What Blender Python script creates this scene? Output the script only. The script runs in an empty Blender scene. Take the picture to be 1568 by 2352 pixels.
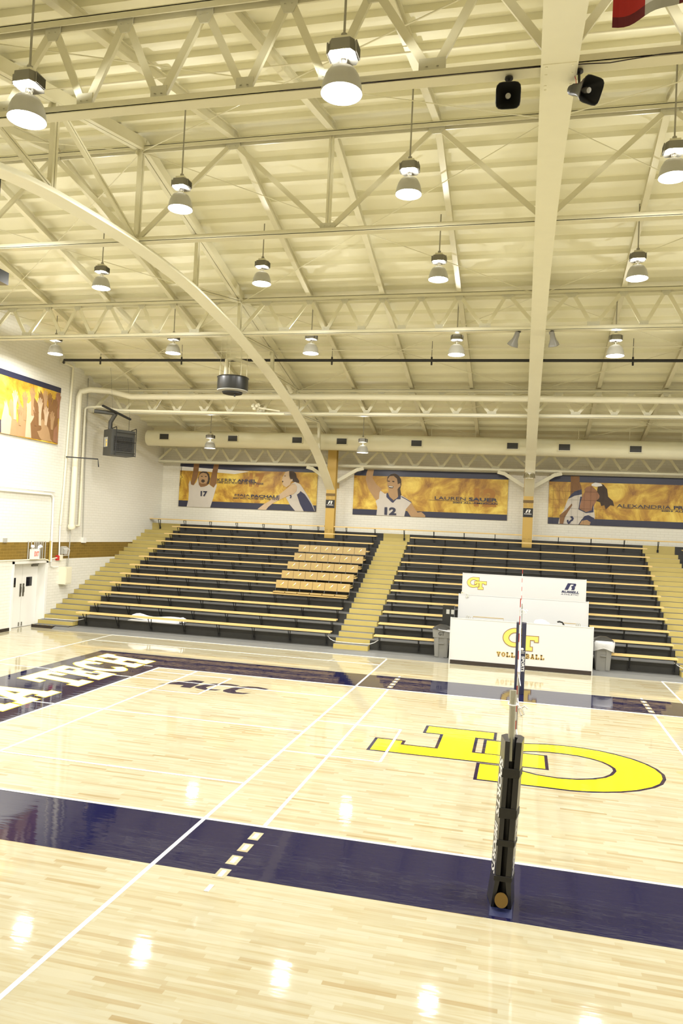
import bpy, bmesh, math, random
from mathutils import Vector, Matrix
random.seed(7)
PI = math.pi
SC = bpy.context.scene
COL = SC.collection

# ------------------------------------------------------------------ camera
CAM_POS = (0.0111, -13.5356, 3.7135)
YAW, PITCH, ROLL, FPX = 0.2363, 0.0265, 0.0464, 1735.0
def cam_axes(yaw, pitch, roll):
    f = Vector((-math.sin(yaw)*math.cos(pitch), math.cos(yaw)*math.cos(pitch), math.sin(pitch)))
    r = Vector((math.cos(yaw), math.sin(yaw), 0)); u = r.cross(f)
    return (math.cos(roll)*r + math.sin(roll)*u, -math.sin(roll)*r + math.cos(roll)*u, f)
cd = bpy.data.cameras.new('camera'); cam = bpy.data.objects.new('camera', cd); COL.objects.link(cam)
r_, u_, f_ = cam_axes(YAW, PITCH, ROLL)
cam.matrix_world = Matrix(((r_.x, u_.x, -f_.x, CAM_POS[0]), (r_.y, u_.y, -f_.y, CAM_POS[1]), (r_.z, u_.z, -f_.z, CAM_POS[2]), (0, 0, 0, 1)))
cd.sensor_fit = 'VERTICAL'; cd.sensor_height = 36.0; cd.lens = FPX/2352*36.0
cd.clip_start = 0.05; cd.clip_end = 200
SC.camera = cam
# ------------------------------------------------------------------ view, world and lamp powers
SC.view_settings.view_transform = 'Standard'; SC.view_settings.look = 'None'
SC.view_settings.gamma = 1.0; SC.view_settings.use_curve_mapping = False
SC.view_settings.exposure = -0.08
LAMP_W = 225.0      # each high-bay lamp, light thrown down
UP_W = 110.0         # each high-bay lamp, light leaking up through the slotted neck
LAMP_COL = (1.0, 0.99, 0.965)
LENS_E = 30.0
W = bpy.data.worlds.new('world'); SC.world = W; W.use_nodes = True
W.node_tree.nodes['Background'].inputs[0].default_value = (1.0, 0.96, 0.86, 1)
W.node_tree.nodes['Background'].inputs[1].default_value = 0.25

# ------------------------------------------------------------------ materials
MATS = {}
def mat(name, col, rough=0.55, metal=0.0, emit=None, es=0.0, spec=0.5, noise=0.0, nscale=6.0, coat=0.0, coatr=0.05, bump=0.0, bscale=60.0, alpha=None):
    m = bpy.data.materials.new(name); m.use_nodes = True; MATS[name] = m
    nt = m.node_tree; b = nt.nodes['Principled BSDF']
    b.inputs['Base Color'].default_value = (*col, 1); b.inputs['Roughness'].default_value = rough
    b.inputs['Metallic'].default_value = metal; b.inputs['Specular IOR Level'].default_value = spec
    b.inputs['Coat Weight'].default_value = coat; b.inputs['Coat Roughness'].default_value = coatr
    if emit: b.inputs['Emission Color'].default_value = (*emit, 1); b.inputs['Emission Strength'].default_value = es
    if alpha is not None: b.inputs['Alpha'].default_value = alpha
    tc = nt.nodes.new('ShaderNodeTexCoord')
    if noise > 0:
        n = nt.nodes.new('ShaderNodeTexNoise'); n.inputs['Scale'].default_value = nscale; n.inputs['Detail'].default_value = 4
        nt.links.new(tc.outputs['Object'], n.inputs['Vector'])
        mx = nt.nodes.new('ShaderNodeMix'); mx.data_type = 'RGBA'
        mx.inputs[6].default_value = (*[c*(1-noise) for c in col], 1); mx.inputs[7].default_value = (*[min(1, c*(1+noise)) for c in col], 1)
        nt.links.new(n.outputs['Fac'], mx.inputs[0]); nt.links.new(mx.outputs[2], b.inputs['Base Color'])
    if bump > 0:
        n2 = nt.nodes.new('ShaderNodeTexNoise'); n2.inputs['Scale'].default_value = bscale
        nt.links.new(tc.outputs['Object'], n2.inputs['Vector'])
        bp = nt.nodes.new('ShaderNodeBump'); bp.inputs['Strength'].default_value = bump; bp.inputs['Distance'].default_value = 0.01
        nt.links.new(n2.outputs['Fac'], bp.inputs['Height']); nt.links.new(bp.outputs['Normal'], b.inputs['Normal'])
    return m
def link(nt, a, b): nt.links.new(a, b)
def math_node(nt, op, a, b=None, c=None):
    n = nt.nodes.new('ShaderNodeMath'); n.operation = op
    for i, v in enumerate((a, b, c)):
        if v is None: continue
        if isinstance(v, (int, float)): n.inputs[i].default_value = v
        else: nt.links.new(v, n.inputs[i])
    return n.outputs[0]

def brick_mat(name, c1, c2, mortar, axis_u='Y', bw=0.30, bh=0.10):
    m = mat(name, c1, 0.5); nt = m.node_tree; b = nt.nodes['Principled BSDF']
    tc = nt.nodes.new('ShaderNodeTexCoord'); sp = nt.nodes.new('ShaderNodeSeparateXYZ'); cb = nt.nodes.new('ShaderNodeCombineXYZ')
    link(nt, tc.outputs['Object'], sp.inputs[0]); link(nt, sp.outputs[axis_u], cb.inputs[0]); link(nt, sp.outputs['Z'], cb.inputs[1])
    br = nt.nodes.new('ShaderNodeTexBrick'); link(nt, cb.outputs[0], br.inputs['Vector'])
    br.inputs['Color1'].default_value = (*c1, 1); br.inputs['Color2'].default_value = (*c2, 1); br.inputs['Mortar'].default_value = (*mortar, 1)
    br.inputs['Scale'].default_value = 1.0; br.inputs['Brick Width'].default_value = bw; br.inputs['Row Height'].default_value = bh
    br.inputs['Mortar Size'].default_value = 0.006; br.inputs['Mortar Smooth'].default_value = 0.4
    link(nt, br.outputs['Color'], b.inputs['Base Color'])
    bp = nt.nodes.new('ShaderNodeBump'); bp.inputs['Strength'].default_value = 0.6; bp.inputs['Distance'].default_value = 0.006; bp.invert = True
    link(nt, br.outputs['Fac'], bp.inputs['Height']); link(nt, bp.outputs['Normal'], b.inputs['Normal'])
    return m

def floor_mat():
    m = mat('maple_floor', (0.78, 0.64, 0.36), 0.5, spec=0.0, coat=1.0, coatr=0.04); nt = m.node_tree; b = nt.nodes['Principled BSDF']
    tc = nt.nodes.new('ShaderNodeTexCoord'); sp = nt.nodes.new('ShaderNodeSeparateXYZ'); link(nt, tc.outputs['Object'], sp.inputs[0])
    row = math_node(nt, 'FLOOR', math_node(nt, 'DIVIDE', sp.outputs['Y'], 0.057))
    w1 = nt.nodes.new('ShaderNodeTexWhiteNoise'); w1.noise_dimensions = '1D'; link(nt, row, w1.inputs['W'])
    u = math_node(nt, 'ADD', math_node(nt, 'DIVIDE', sp.outputs['X'], 0.62), math_node(nt, 'MULTIPLY', w1.outputs['Value'], 31.7))
    cell = math_node(nt, 'FLOOR', u)
    cb = nt.nodes.new('ShaderNodeCombineXYZ'); link(nt, cell, cb.inputs[0]); link(nt, row, cb.inputs[1])
    w2 = nt.nodes.new('ShaderNodeTexWhiteNoise'); w2.noise_dimensions = '2D'; link(nt, cb.outputs[0], w2.inputs['Vector'])
    cr = nt.nodes.new('ShaderNodeValToRGB'); e = cr.color_ramp.elements
    e[0].position = 0.0; e[0].color = (0.359, 0.281, 0.153, 1); e[1].position = 1.0; e[1].color = (0.469, 0.437, 0.318, 1)
    for p, c in ((0.05, (0.394, 0.328, 0.198, 1)), (0.22, (0.429, 0.383, 0.250, 1)), (0.75, (0.453, 0.414, 0.288, 1))):
        q = cr.color_ramp.elements.new(p); q.color = c
    link(nt, w2.outputs['Value'], cr.inputs['Fac'])
    mp = nt.nodes.new('ShaderNodeMapping'); mp.inputs['Scale'].default_value = (1.6, 26.0, 1.0); link(nt, tc.outputs['Object'], mp.inputs['Vector'])
    n = nt.nodes.new('ShaderNodeTexNoise'); n.inputs['Scale'].default_value = 1.0; n.inputs['Detail'].default_value = 6; link(nt, mp.outputs[0], n.inputs['Vector'])
    cr2 = nt.nodes.new('ShaderNodeValToRGB'); cr2.color_ramp.elements[0].position = 0.28; cr2.color_ramp.elements[0].color = (0.90, 0.84, 0.72, 1)
    cr2.color_ramp.elements[1].position = 0.5; cr2.color_ramp.elements[1].color = (1, 1, 1, 1); link(nt, n.outputs['Fac'], cr2.inputs['Fac'])
    mx = nt.nodes.new('ShaderNodeMix'); mx.data_type = 'RGBA'; mx.blend_type = 'MULTIPLY'; mx.inputs[0].default_value = 1.0
    link(nt, cr.outputs['Color'], mx.inputs[6]); link(nt, cr2.outputs['Color'], mx.inputs[7]); link(nt, mx.outputs[2], b.inputs['Base Color'])
    gloss_bump(nt, b, tc)
    return m
def gloss_bump(nt, b, tc):
    mp = nt.nodes.new('ShaderNodeMapping'); mp.inputs['Scale'].default_value = (2.2, 9.0, 1.0); link(nt, tc.outputs['Object'], mp.inputs['Vector'])
    n = nt.nodes.new('ShaderNodeTexNoise'); n.inputs['Scale'].default_value = 1.0; n.inputs['Detail'].default_value = 2; link(nt, mp.outputs[0], n.inputs['Vector'])
    bp = nt.nodes.new('ShaderNodeBump'); bp.inputs['Strength'].default_value = 0.05; bp.inputs['Distance'].default_value = 0.02
    link(nt, n.outputs['Fac'], bp.inputs['Height']); link(nt, bp.outputs['Normal'], b.inputs['Coat Normal'])
def paint_mat(name, col, scuff=0.0, coat=1.0):
    m = mat(name, col, 0.5, spec=0.0, coat=coat, coatr=0.04); nt = m.node_tree; b = nt.nodes['Principled BSDF']
    tc = nt.nodes.new('ShaderNodeTexCoord'); gloss_bump(nt, b, tc)
    if scuff:
        mp = nt.nodes.new('ShaderNodeMapping'); mp.inputs['Scale'].default_value = (1.2, 14.0, 1.0); mp.inputs['Rotation'].default_value = (0, 0, 0.5)
        link(nt, tc.outputs['Object'], mp.inputs['Vector'])
        n = nt.nodes.new('ShaderNodeTexNoise'); n.inputs['Scale'].default_value = 1.3; n.inputs['Detail'].default_value = 8; n.inputs['Roughness'].default_value = 0.7
        link(nt, mp.outputs[0], n.inputs['Vector'])
        cr = nt.nodes.new('ShaderNodeValToRGB'); cr.color_ramp.elements[0].position = 0.66; cr.color_ramp.elements[0].color = (*col, 1)
        cr.color_ramp.elements[1].position = 0.80; cr.color_ramp.elements[1].color = (0.16, 0.16, 0.24, 1)
        link(nt, n.outputs['Fac'], cr.inputs['Fac']); link(nt, cr.outputs['Color'], b.inputs['Base Color'])
    return m
def banner_mat():
    m = mat('gold_print', (0.6, 0.36, 0.06), 0.4); nt = m.node_tree; b = nt.nodes['Principled BSDF']
    tc = nt.nodes.new('ShaderNodeTexCoord')
    n = nt.nodes.new('ShaderNodeTexNoise'); n.inputs['Scale'].default_value = 1.1; n.inputs['Detail'].default_value = 8; n.inputs['Roughness'].default_value = 0.65; n.inputs['Distortion'].default_value = 0.6
    link(nt, tc.outputs['Object'], n.inputs['Vector'])
    cr = nt.nodes.new('ShaderNodeValToRGB'); e = cr.color_ramp.elements
    e[0].position = 0.34; e[0].color = (0.26, 0.11, 0.012, 1); e[1].position = 0.66; e[1].color = (0.86, 0.66, 0.12, 1)
    for p, c in ((0.45, (0.47, 0.25, 0.025, 1)), (0.54, (0.66, 0.42, 0.05, 1))):
        q = cr.color_ramp.elements.new(p); q.color = c
    link(nt, n.outputs['Fac'], cr.inputs['Fac']); link(nt, cr.outputs['Color'], b.inputs['Base Color'])
    return m

floor_mat(); banner_mat()
paint_mat('navy_floor', (0.008, 0.008, 0.042), 1, 1.0); paint_mat('white_line', (0.82, 0.82, 0.80)); paint_mat('yellow_logo', (0.80, 0.70, 0.02)); paint_mat('yellow_trim', (0.86, 0.60, 0.06))
brick_mat('white_brick', (0.83, 0.81, 0.72), (0.81, 0.79, 0.70), (0.72, 0.70, 0.60))
brick_mat('white_brick_x', (0.83, 0.80, 0.69), (0.81, 0.78, 0.67), (0.72, 0.69, 0.58), 'X')
brick_mat('gold_brick', (0.24, 0.15, 0.025), (0.20, 0.125, 0.02), (0.34, 0.22, 0.04))
mat('cream_deck', (0.83, 0.795, 0.585), 0.6, noise=0.04, nscale=2.0)
mat('cream_steel', (0.71, 0.67, 0.475), 0.32, noise=0.04, nscale=5.0)
mat('cream_pipe', (0.80, 0.76, 0.58), 0.4)
mat('white_paint', (0.84, 0.83, 0.78), 0.45)
mat('gold_paint', (0.49, 0.385, 0.115), 0.5, noise=0.06, nscale=3.0)
mat('column_gold', (0.52, 0.34, 0.075), 0.45, noise=0.05, nscale=3.0)
mat('stripe_brown', (0.16, 0.10, 0.03), 0.6, noise=0.3, nscale=60.0)
mat('bench_wood', (0.70, 0.50, 0.20), 0.4, noise=0.10, nscale=2.5)
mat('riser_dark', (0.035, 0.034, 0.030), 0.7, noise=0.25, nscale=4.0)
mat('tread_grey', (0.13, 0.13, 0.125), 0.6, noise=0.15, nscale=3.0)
mat('kerb_grey', (0.165, 0.165, 0.155), 0.5, noise=0.12, nscale=3.0)
mat('black_steel', (0.012, 0.012, 0.012), 0.4)
mat('black_matte', (0.02, 0.019, 0.018), 0.6)
mat('dark_brown', (0.03, 0.02, 0.015), 0.5)
mat('board_white', (0.60, 0.60, 0.585), 0.35)
mat('logo_gold', (0.83, 0.62, 0.13), 0.4)
mat('navy', (0.022, 0.024, 0.075), 0.45)
mat('navy_vinyl', (0.026, 0.028, 0.060), 0.35)
mat('pad_black', (0.022, 0.021, 0.024), 0.30, noise=0.1)
mat('letter_brown', (0.26, 0.16, 0.07), 0.5)
mat('white', (0.82, 0.80, 0.76), 0.5)
mat('jersey', (0.62, 0.57, 0.50), 0.6, noise=0.06, nscale=5.0)
mat('skin_tan', (0.44, 0.27, 0.13), 0.6, noise=0.12, nscale=4.0)
mat('skin_light', (0.62, 0.46, 0.30), 0.6, noise=0.12, nscale=4.0)
mat('skin_brown', (0.24, 0.12, 0.045), 0.6, noise=0.15, nscale=4.0)
mat('skin_red', (0.33, 0.16, 0.085), 0.6, noise=0.15, nscale=4.0)
mat('hair', (0.055, 0.034, 0.022), 0.6, noise=0.2, nscale=8.0)
mat('ghost_orange', (0.40, 0.18, 0.025), 0.5)
mat('seat_vinyl', (0.40, 0.275, 0.09), 0.35, noise=0.07, nscale=6.0)
mat('pale_yellow', (0.75, 0.68, 0.12), 0.4)
mat('pole_metal', (0.50, 0.50, 0.44), 0.25, metal=0.8)
mat('gusset_cream', (0.60, 0.575, 0.43), 0.4)
mat('rod_grey', (0.30, 0.28, 0.21), 0.4)
mat('cream_arch_bounce', (0.86, 0.83, 0.64), 0.4, noise=0.03, nscale=4.0)  # paler than the other steel: floor bounce on the arch put into its colour
mat('chrome', (0.75, 0.75, 0.75), 0.08, metal=1.0)
mat('ballast_metal', (0.20, 0.19, 0.16), 0.35, metal=0.7)
mat('reflector_grey', (0.46, 0.45, 0.40), 0.4)
mat('lens', (1, 1, 1), 0.4, emit=(1.0, 0.97, 1.0), es=LENS_E)
mat('lens_weak', (1, 1, 1), 0.4, emit=(1.0, 0.98, 0.95), es=8.0)
mat('lens_off', (0.7, 0.7, 0.7), 0.1)
mat('grey_plastic', (0.23, 0.225, 0.205), 0.45)
mat('lid_dark', (0.035, 0.034, 0.030), 0.45)
mat('bag_plastic', (0.80, 0.80, 0.80), 0.25, alpha=0.75, bump=0.4, bscale=25)
mat('white_plastic', (0.84, 0.84, 0.84), 0.3, bump=0.5, bscale=14)
mat('heater_grey', (0.055, 0.054, 0.046), 0.5)
mat('grey_pale', (0.42, 0.41, 0.36), 0.5)
mat('horn_black', (0.018, 0.018, 0.016), 0.35)
mat('horn_grey', (0.20, 0.19, 0.16), 0.4)
mat('red', (0.55, 0.02, 0.02), 0.5)
mat('flag_red', (0.42, 0.015, 0.012), 0.7)
mat('flag_dark', (0.13, 0.008, 0.015), 0.7)
mat('flag_white', (0.75, 0.75, 0.76), 0.7)
mat('exit_red', (0.75, 0.10, 0.06), 0.5, emit=(1.0, 0.15, 0.08), es=0.6)
mat('net_cord', (0.10, 0.10, 0.10), 0.7)
mat('antenna_red', (0.50, 0.05, 0.03), 0.4)
mat('pink', (0.55, 0.02, 0.18), 0.4)
mat('brass', (0.19, 0.11, 0.02), 0.5, metal=0.2)
mat('glass_dark', (0.015, 0.014, 0.018), 0.05)
mat('tan_rail', (0.40, 0.30, 0.14), 0.5)
mat('wire', (0.02, 0.01, 0.01), 0.6)
mat('blue_matte', (0.006, 0.010, 0.06), 0.6)

# ------------------------------------------------------------------ mesh helpers
ORG = {}
class MB:
    def __init__(s): s.v = []; s.f = []; s.m = []; s.smooth = []
    def face(s, pts, mi=0, sm=False):
        n = len(s.v); s.v += [tuple(p) for p in pts]; s.f.append(tuple(range(n, n+len(pts)))); s.m.append(mi); s.smooth.append(sm)
    def mesh(s, pts, faces, mi=0, sm=False):
        n = len(s.v); s.v += [tuple(p) for p in pts]
        for f in faces: s.f.append(tuple(n+i for i in f)); s.m.append(mi); s.smooth.append(sm)
    def box(s, x0, x1, y0, y1, z0, z1, mi=0, top=None, front=None):
        p = [(x0,y0,z0),(x1,y0,z0),(x1,y1,z0),(x0,y1,z0),(x0,y0,z1),(x1,y0,z1),(x1,y1,z1),(x0,y1,z1)]
        fs = [(0,3,2,1),(4,5,6,7),(0,1,5,4),(1,2,6,5),(2,3,7,6),(3,0,4,7)]
        n = len(s.v); s.v += p
        for i, f in enumerate(fs):
            s.f.append(tuple(n+k for k in f)); s.smooth.append(False)
            s.m.append(top if (i == 1 and top is not None) else (front if (i == 2 and front is not None) else mi))
    def bar(s, p, q, w, h, up=(0,0,1), mi=0):
        p = Vector(p); q = Vector(q); d = (q-p).normalized(); up = Vector(up)
        a = d.cross(up)
        if a.length < 1e-4: a = d.cross(Vector((1,0,0)))
        a.normalize(); b = a.cross(d).normalized(); a *= w/2; b *= h/2
        pts = [p-a-b, p+a-b, p+a+b, p-a+b, q-a-b, q+a-b, q+a+b, q-a+b]
        s.mesh(pts, [(3,2,1,0),(4,5,6,7),(0,1,5,4),(1,2,6,5),(2,3,7,6),(3,0,4,7)], mi)
    def tube(s, pts, r, n=10, mi=0, caps=True):
        pts = [Vector(p) for p in pts]; rings = []; prev = None
        for i, p in enumerate(pts):
            d = ((pts[min(i+1, len(pts)-1)] - pts[max(i-1, 0)])).normalized()
            ref = Vector((0,0,1)) if abs(d.z) < 0.95 else Vector((1,0,0))
            if prev is not None: ref = prev
            a = (ref - d*ref.dot(d))
            if a.length < 1e-5: a = d.orthogonal()
            a.normalize(); b = d.cross(a); prev = a
            rr = r[i] if isinstance(r, (list, tuple)) else r
            rings.append([p + a*math.cos(t)*rr + b*math.sin(t)*rr for t in [2*PI*k/n for k in range(n)]])
        V = [v for rg in rings for v in rg]; F = []
        for i in range(len(pts)-1):
            for k in range(n): F.append((i*n+k, i*n+(k+1)%n, (i+1)*n+(k+1)%n, (i+1)*n+k))
        s.mesh(V, F, mi, True)
        if caps:
            s.face(list(reversed(rings[0])), mi); s.face(rings[-1], mi)
    def lathe(s, prof, c=(0,0,0), n=24, mi=0, sq=0.0, caps=False):
        # profile of (radius, z) about the z axis through c
        V = []; F = []
        for (r, z) in prof:
            for k in range(n):
                t = 2*PI*k/n; ca, sa = math.cos(t), math.sin(t)
                if sq: e = 1.0/((abs(ca)**(2+sq*6)+abs(sa)**(2+sq*6))**(1/(2+sq*6)))
                else: e = 1.0
                V.append((c[0]+r*e*ca, c[1]+r*e*sa, c[2]+z))
        for i in range(len(prof)-1):
            for k in range(n): F.append((i*n+k, i*n+(k+1)%n, (i+1)*n+(k+1)%n, (i+1)*n+k))
        s.mesh(V, F, mi, True)
        if caps:
            s.face([V[k] for k in range(n)][::-1], mi); s.face([V[(len(prof)-1)*n+k] for k in range(n)], mi)
    def prism(s, poly, fn, t0, t1, mi=0):
        # polygon in 2-D mapped by fn(u, v, t); extruded from t0 to t1
        area = sum(poly[i][0]*poly[(i+1)%len(poly)][1]-poly[(i+1)%len(poly)][0]*poly[i][1] for i in range(len(poly)))
        if area < 0: poly = poly[::-1]
        A = [fn(u, v, t1) for u, v in poly]; B = [fn(u, v, t0) for u, v in poly]; n = len(poly)
        s.mesh(A+B, [tuple(range(n))]+[tuple(range(2*n-1, n-1, -1))]+[(i, n+i, n+(i+1)%n, (i+1)%n) for i in range(n)], mi)
    def build(s, name, mats, parent=None, origin=None):
        me = bpy.data.meshes.new(name)
        o = Vector(origin) if origin is not None else (Vector(ORG[parent.name]) if parent is not None and parent.name in ORG else Vector((0,0,0)))
        me.from_pydata([tuple(Vector(v)-o) for v in s.v], [], s.f)
        if isinstance(mats, str): mats = [mats]
        for m in mats: me.materials.append(MATS[m])
        me.polygons.foreach_set('material_index', s.m); me.polygons.foreach_set('use_smooth', s.smooth)
        bm = bmesh.new(); bm.from_mesh(me); bmesh.ops.recalc_face_normals(bm, faces=bm.faces)
        if any(s.smooth):
            for e in bm.edges:
                if len(e.link_faces) == 2 and e.calc_face_angle(0) > 0.7: e.smooth = False
        bm.to_mesh(me); bm.free()
        ob = bpy.data.objects.new(name, me); COL.objects.link(ob)
        if parent is not None:
            ob.parent = parent
            ORG[ob.name] = tuple(o)
        else:
            ob.location = o; ORG[ob.name] = tuple(o)
        return ob
def tag(o, label=None, cat=None, group=None, kind=None):
    if label: o['label'] = label
    if cat: o['category'] = cat
    if group: o['group'] = group
    if kind: o['kind'] = kind
    return o
def thing(name, label, cat, loc=(0,0,0), group=None, rot=None):
    o = bpy.data.objects.new(name, None); COL.objects.link(o); o.location = loc; o.empty_display_size = 0.1
    if rot: o.rotation_euler = rot
    ORG[o.name] = tuple(loc) if rot is None else (0,0,0)
    return tag(o, label, cat, group)
def local(o): ORG[o.name] = (0,0,0); return o
def struct(o): o['kind'] = 'structure'; return o
def kids(o): return [c for c in bpy.data.objects if c.parent == o]
def copy_tree(o, loc, label=None, group=None, _kids=None):
    r = o.copy(); COL.objects.link(r); r.location = loc
    if label: r['label'] = label
    if group: r['group'] = group
    def rec(src, dst):
        for ch in list(src.children):
            c = ch.copy(); COL.objects.link(c); c.parent = dst; rec(ch, c)
    rec(o, r)
    return r
ORD = ['first','second','third','fourth','fifth','sixth','seventh','eighth','ninth','tenth','eleventh','twelfth','thirteenth','fourteenth','fifteenth','sixteenth','seventeenth','eighteenth','nineteenth','twentieth','twenty-first','twenty-second','twenty-third','twenty-fourth']

def inflate(poly, d):
    n = len(poly); area = sum(poly[i][0]*poly[(i+1)%n][1]-poly[(i+1)%n][0]*poly[i][1] for i in range(n))
    sgn = 1 if area > 0 else -1; out = []
    for i in range(n):
        p0, p1, p2 = Vector(poly[i-1]), Vector(poly[i]), Vector(poly[(i+1)%n])
        a = (p1-p0).normalized(); b = (p2-p1).normalized()
        na = Vector((a.y, -a.x))*sgn; nb = Vector((b.y, -b.x))*sgn; m = na+nb
        if m.length < 1e-5: out.append(tuple(p1+na*d)); continue
        m.normalize(); k = d/max(0.35, m.dot(na)); out.append(tuple(p1+m*k))
    return out
def ring(cx, cy, rx, ry, tx, ty, a0, a1, n=18):
    o = []; i_ = []
    for k in range(n+1):
        t = math.radians(a0+(a1-a0)*k/n); o.append((cx+rx*math.cos(t), cy+ry*math.sin(t))); i_.append((cx+(rx-tx)*math.cos(t), cy+(ry-ty)*math.sin(t)))
    return o+i_[::-1]
def R4(x0, y0, x1, y1): return [(x0,y0),(x1,y0),(x1,y1),(x0,y1)]
# slab-serif college letters, unit height, as unions of polygons in a box of unit width
GLY = {
 'T':[R4(0,.80,1,1),R4(0,.60,.17,.82),R4(.83,.60,1,.82),R4(.37,.05,.63,.9),R4(.22,0,.78,.18)],
 'E':[R4(.10,0,.38,1),R4(0,.83,.92,1),R4(0,0,.96,.17),R4(.3,.42,.66,.58),R4(.76,.62,.92,.9),R4(.8,.1,.96,.36),R4(.58,.34,.70,.66)],
 'H':[R4(.10,0,.36,1),R4(.64,0,.90,1),R4(.3,.42,.7,.58),R4(0,0,.44,.17),R4(0,.83,.44,1),R4(.56,0,1,.17),R4(.56,.83,1,1)],
 'A':[[(.06,.05),(.30,.05),(.60,1),(.40,1)],[(.70,.05),(.94,.05),(.62,1),(.42,1)],R4(.25,.26,.75,.42),R4(0,0,.42,.15),R4(.58,0,1,.15),R4(.27,.85,.66,1)],
 'I':[R4(.34,0,.66,1),R4(.1,0,.9,.17),R4(.1,.83,.9,1)],
 'C':[ring(.5,.5,.5,.5,.26,.19,38,322),R4(.78,.62,.95,.98)],
 'G':[ring(.5,.5,.5,.5,.26,.19,38,322),R4(.78,.62,.95,.98),R4(.55,.36,1,.5),R4(.72,.08,.94,.5)],
 'O':[ring(.5,.5,.5,.5,.26,.19,0,180),ring(.5,.5,.5,.5,.26,.19,180,360)],
 'R':[R4(.10,0,.36,1),R4(0,0,.46,.17),R4(0,.83,.6,1),ring(.58,.72,.34,.28,.24,.16,-90,90),R4(.3,.44,.6,.60),[(.5,.46),(.72,.5),(.92,.1),(.66,.1)],R4(.62,0,1,.17)],
 'V':[[(.06,.9),(.30,.9),(.60,0),(.40,0)],[(.70,.9),(.94,.9),(.62,0),(.42,0)],R4(0,.85,.42,1),R4(.58,.85,1,1)],
 'L':[R4(.10,0,.38,1),R4(0,.83,.5,1),R4(0,0,.96,.17),R4(.8,.1,.96,.38)],
 'Y':[[(.04,.9),(.30,.9),(.63,.4),(.37,.4)],[(.70,.9),(.96,.9),(.63,.4),(.37,.4)],R4(.37,.05,.63,.45),R4(.22,0,.78,.17),R4(-.02,.85,.4,1),R4(.6,.85,1.02,1)],
 'B':[R4(.10,0,.36,1),R4(0,0,.6,.17),R4(0,.83,.56,1),ring(.56,.74,.36,.26,.24,.16,-90,90),ring(.58,.28,.40,.28,.25,.17,-90,90),R4(.3,.42,.62,.57)],
}
T_POLY = [(-2.40,-.63),(-2.40,.11),(-1.95,.11),(-1.95,-.13),(-1.29,-.13),(-1.29,.89),(-1.62,.89),(-1.62,1.37),(-.37,1.37),(-.37,.90),(-.70,.90),(-.70,-.13),(.10,-.13),(.10,.16),(.52,.16),(.52,-.60)]
G_POLY = [(-.48,-.08),(-.48,.78),(-.05,.78),(.2,.82),(.58,.93),(.9,.965),(1.2,.94),(1.5,.87),(1.75,.74),(2.0,.56),(2.18,.34),(2.3,.10),(2.36,-.18),(2.34,-.42),(2.25,-.70),(2.1,-.92),(1.85,-1.16),(1.6,-1.32),(1.35,-1.43),(1.1,-1.51),(.85,-1.55),(.55,-1.545),(-.53,-1.55),(-.53,-.74),(-.2,-.74),(.0,-.80),(.16,-.90),(.36,-1.0),(.69,-1.05),(1.0,-1.0),(1.27,-.87),(1.45,-.72),(1.58,-.52),(1.66,-.29),(1.66,-.12),(1.6,.04),(1.5,.2),(1.32,.34),(1.1,.43),(.85,.46),(.6,.46),(.4,.42),(.2,.34),(.05,.24),(-.06,.1),(-.06,-.08)]

FONT_CACHE = {}
def text_polys(body, bold=0.0):
    c = bpy.data.curves.new('lettering', 'FONT'); c.body = body; c.size = 1.0; c.offset = bold; c.resolution_u = 3
    o = bpy.data.objects.new('lettering', c); COL.objects.link(o)
    dg = bpy.context.evaluated_depsgraph_get(); me = bpy.data.meshes.new_from_object(o.evaluated_get(dg))
    vs = [tuple(v.co) for v in me.vertices]; fs = [tuple(p.vertices) for p in me.polygons]
    bpy.data.objects.remove(o); bpy.data.curves.remove(c); bpy.data.meshes.remove(me)
    x0 = min(v[0] for v in vs); x1 = max(v[0] for v in vs); y0 = min(v[1] for v in vs); y1 = max(v[1] for v in vs)
    return [((v[0]-x0)/(x1-x0), (v[1]-y0)/(y1-y0)) for v in vs], fs
def text_mb(mb, body, fn, u0, u1, v0, v1, t, mi=0, bold=0.0, shear=0.0):
    vs, fs = text_polys(body, bold)
    mb.mesh([fn(u0+(u1-u0)*a+shear*(v1-v0)*b, v0+(v1-v0)*b, t) for a, b in vs], fs, mi)

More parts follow.
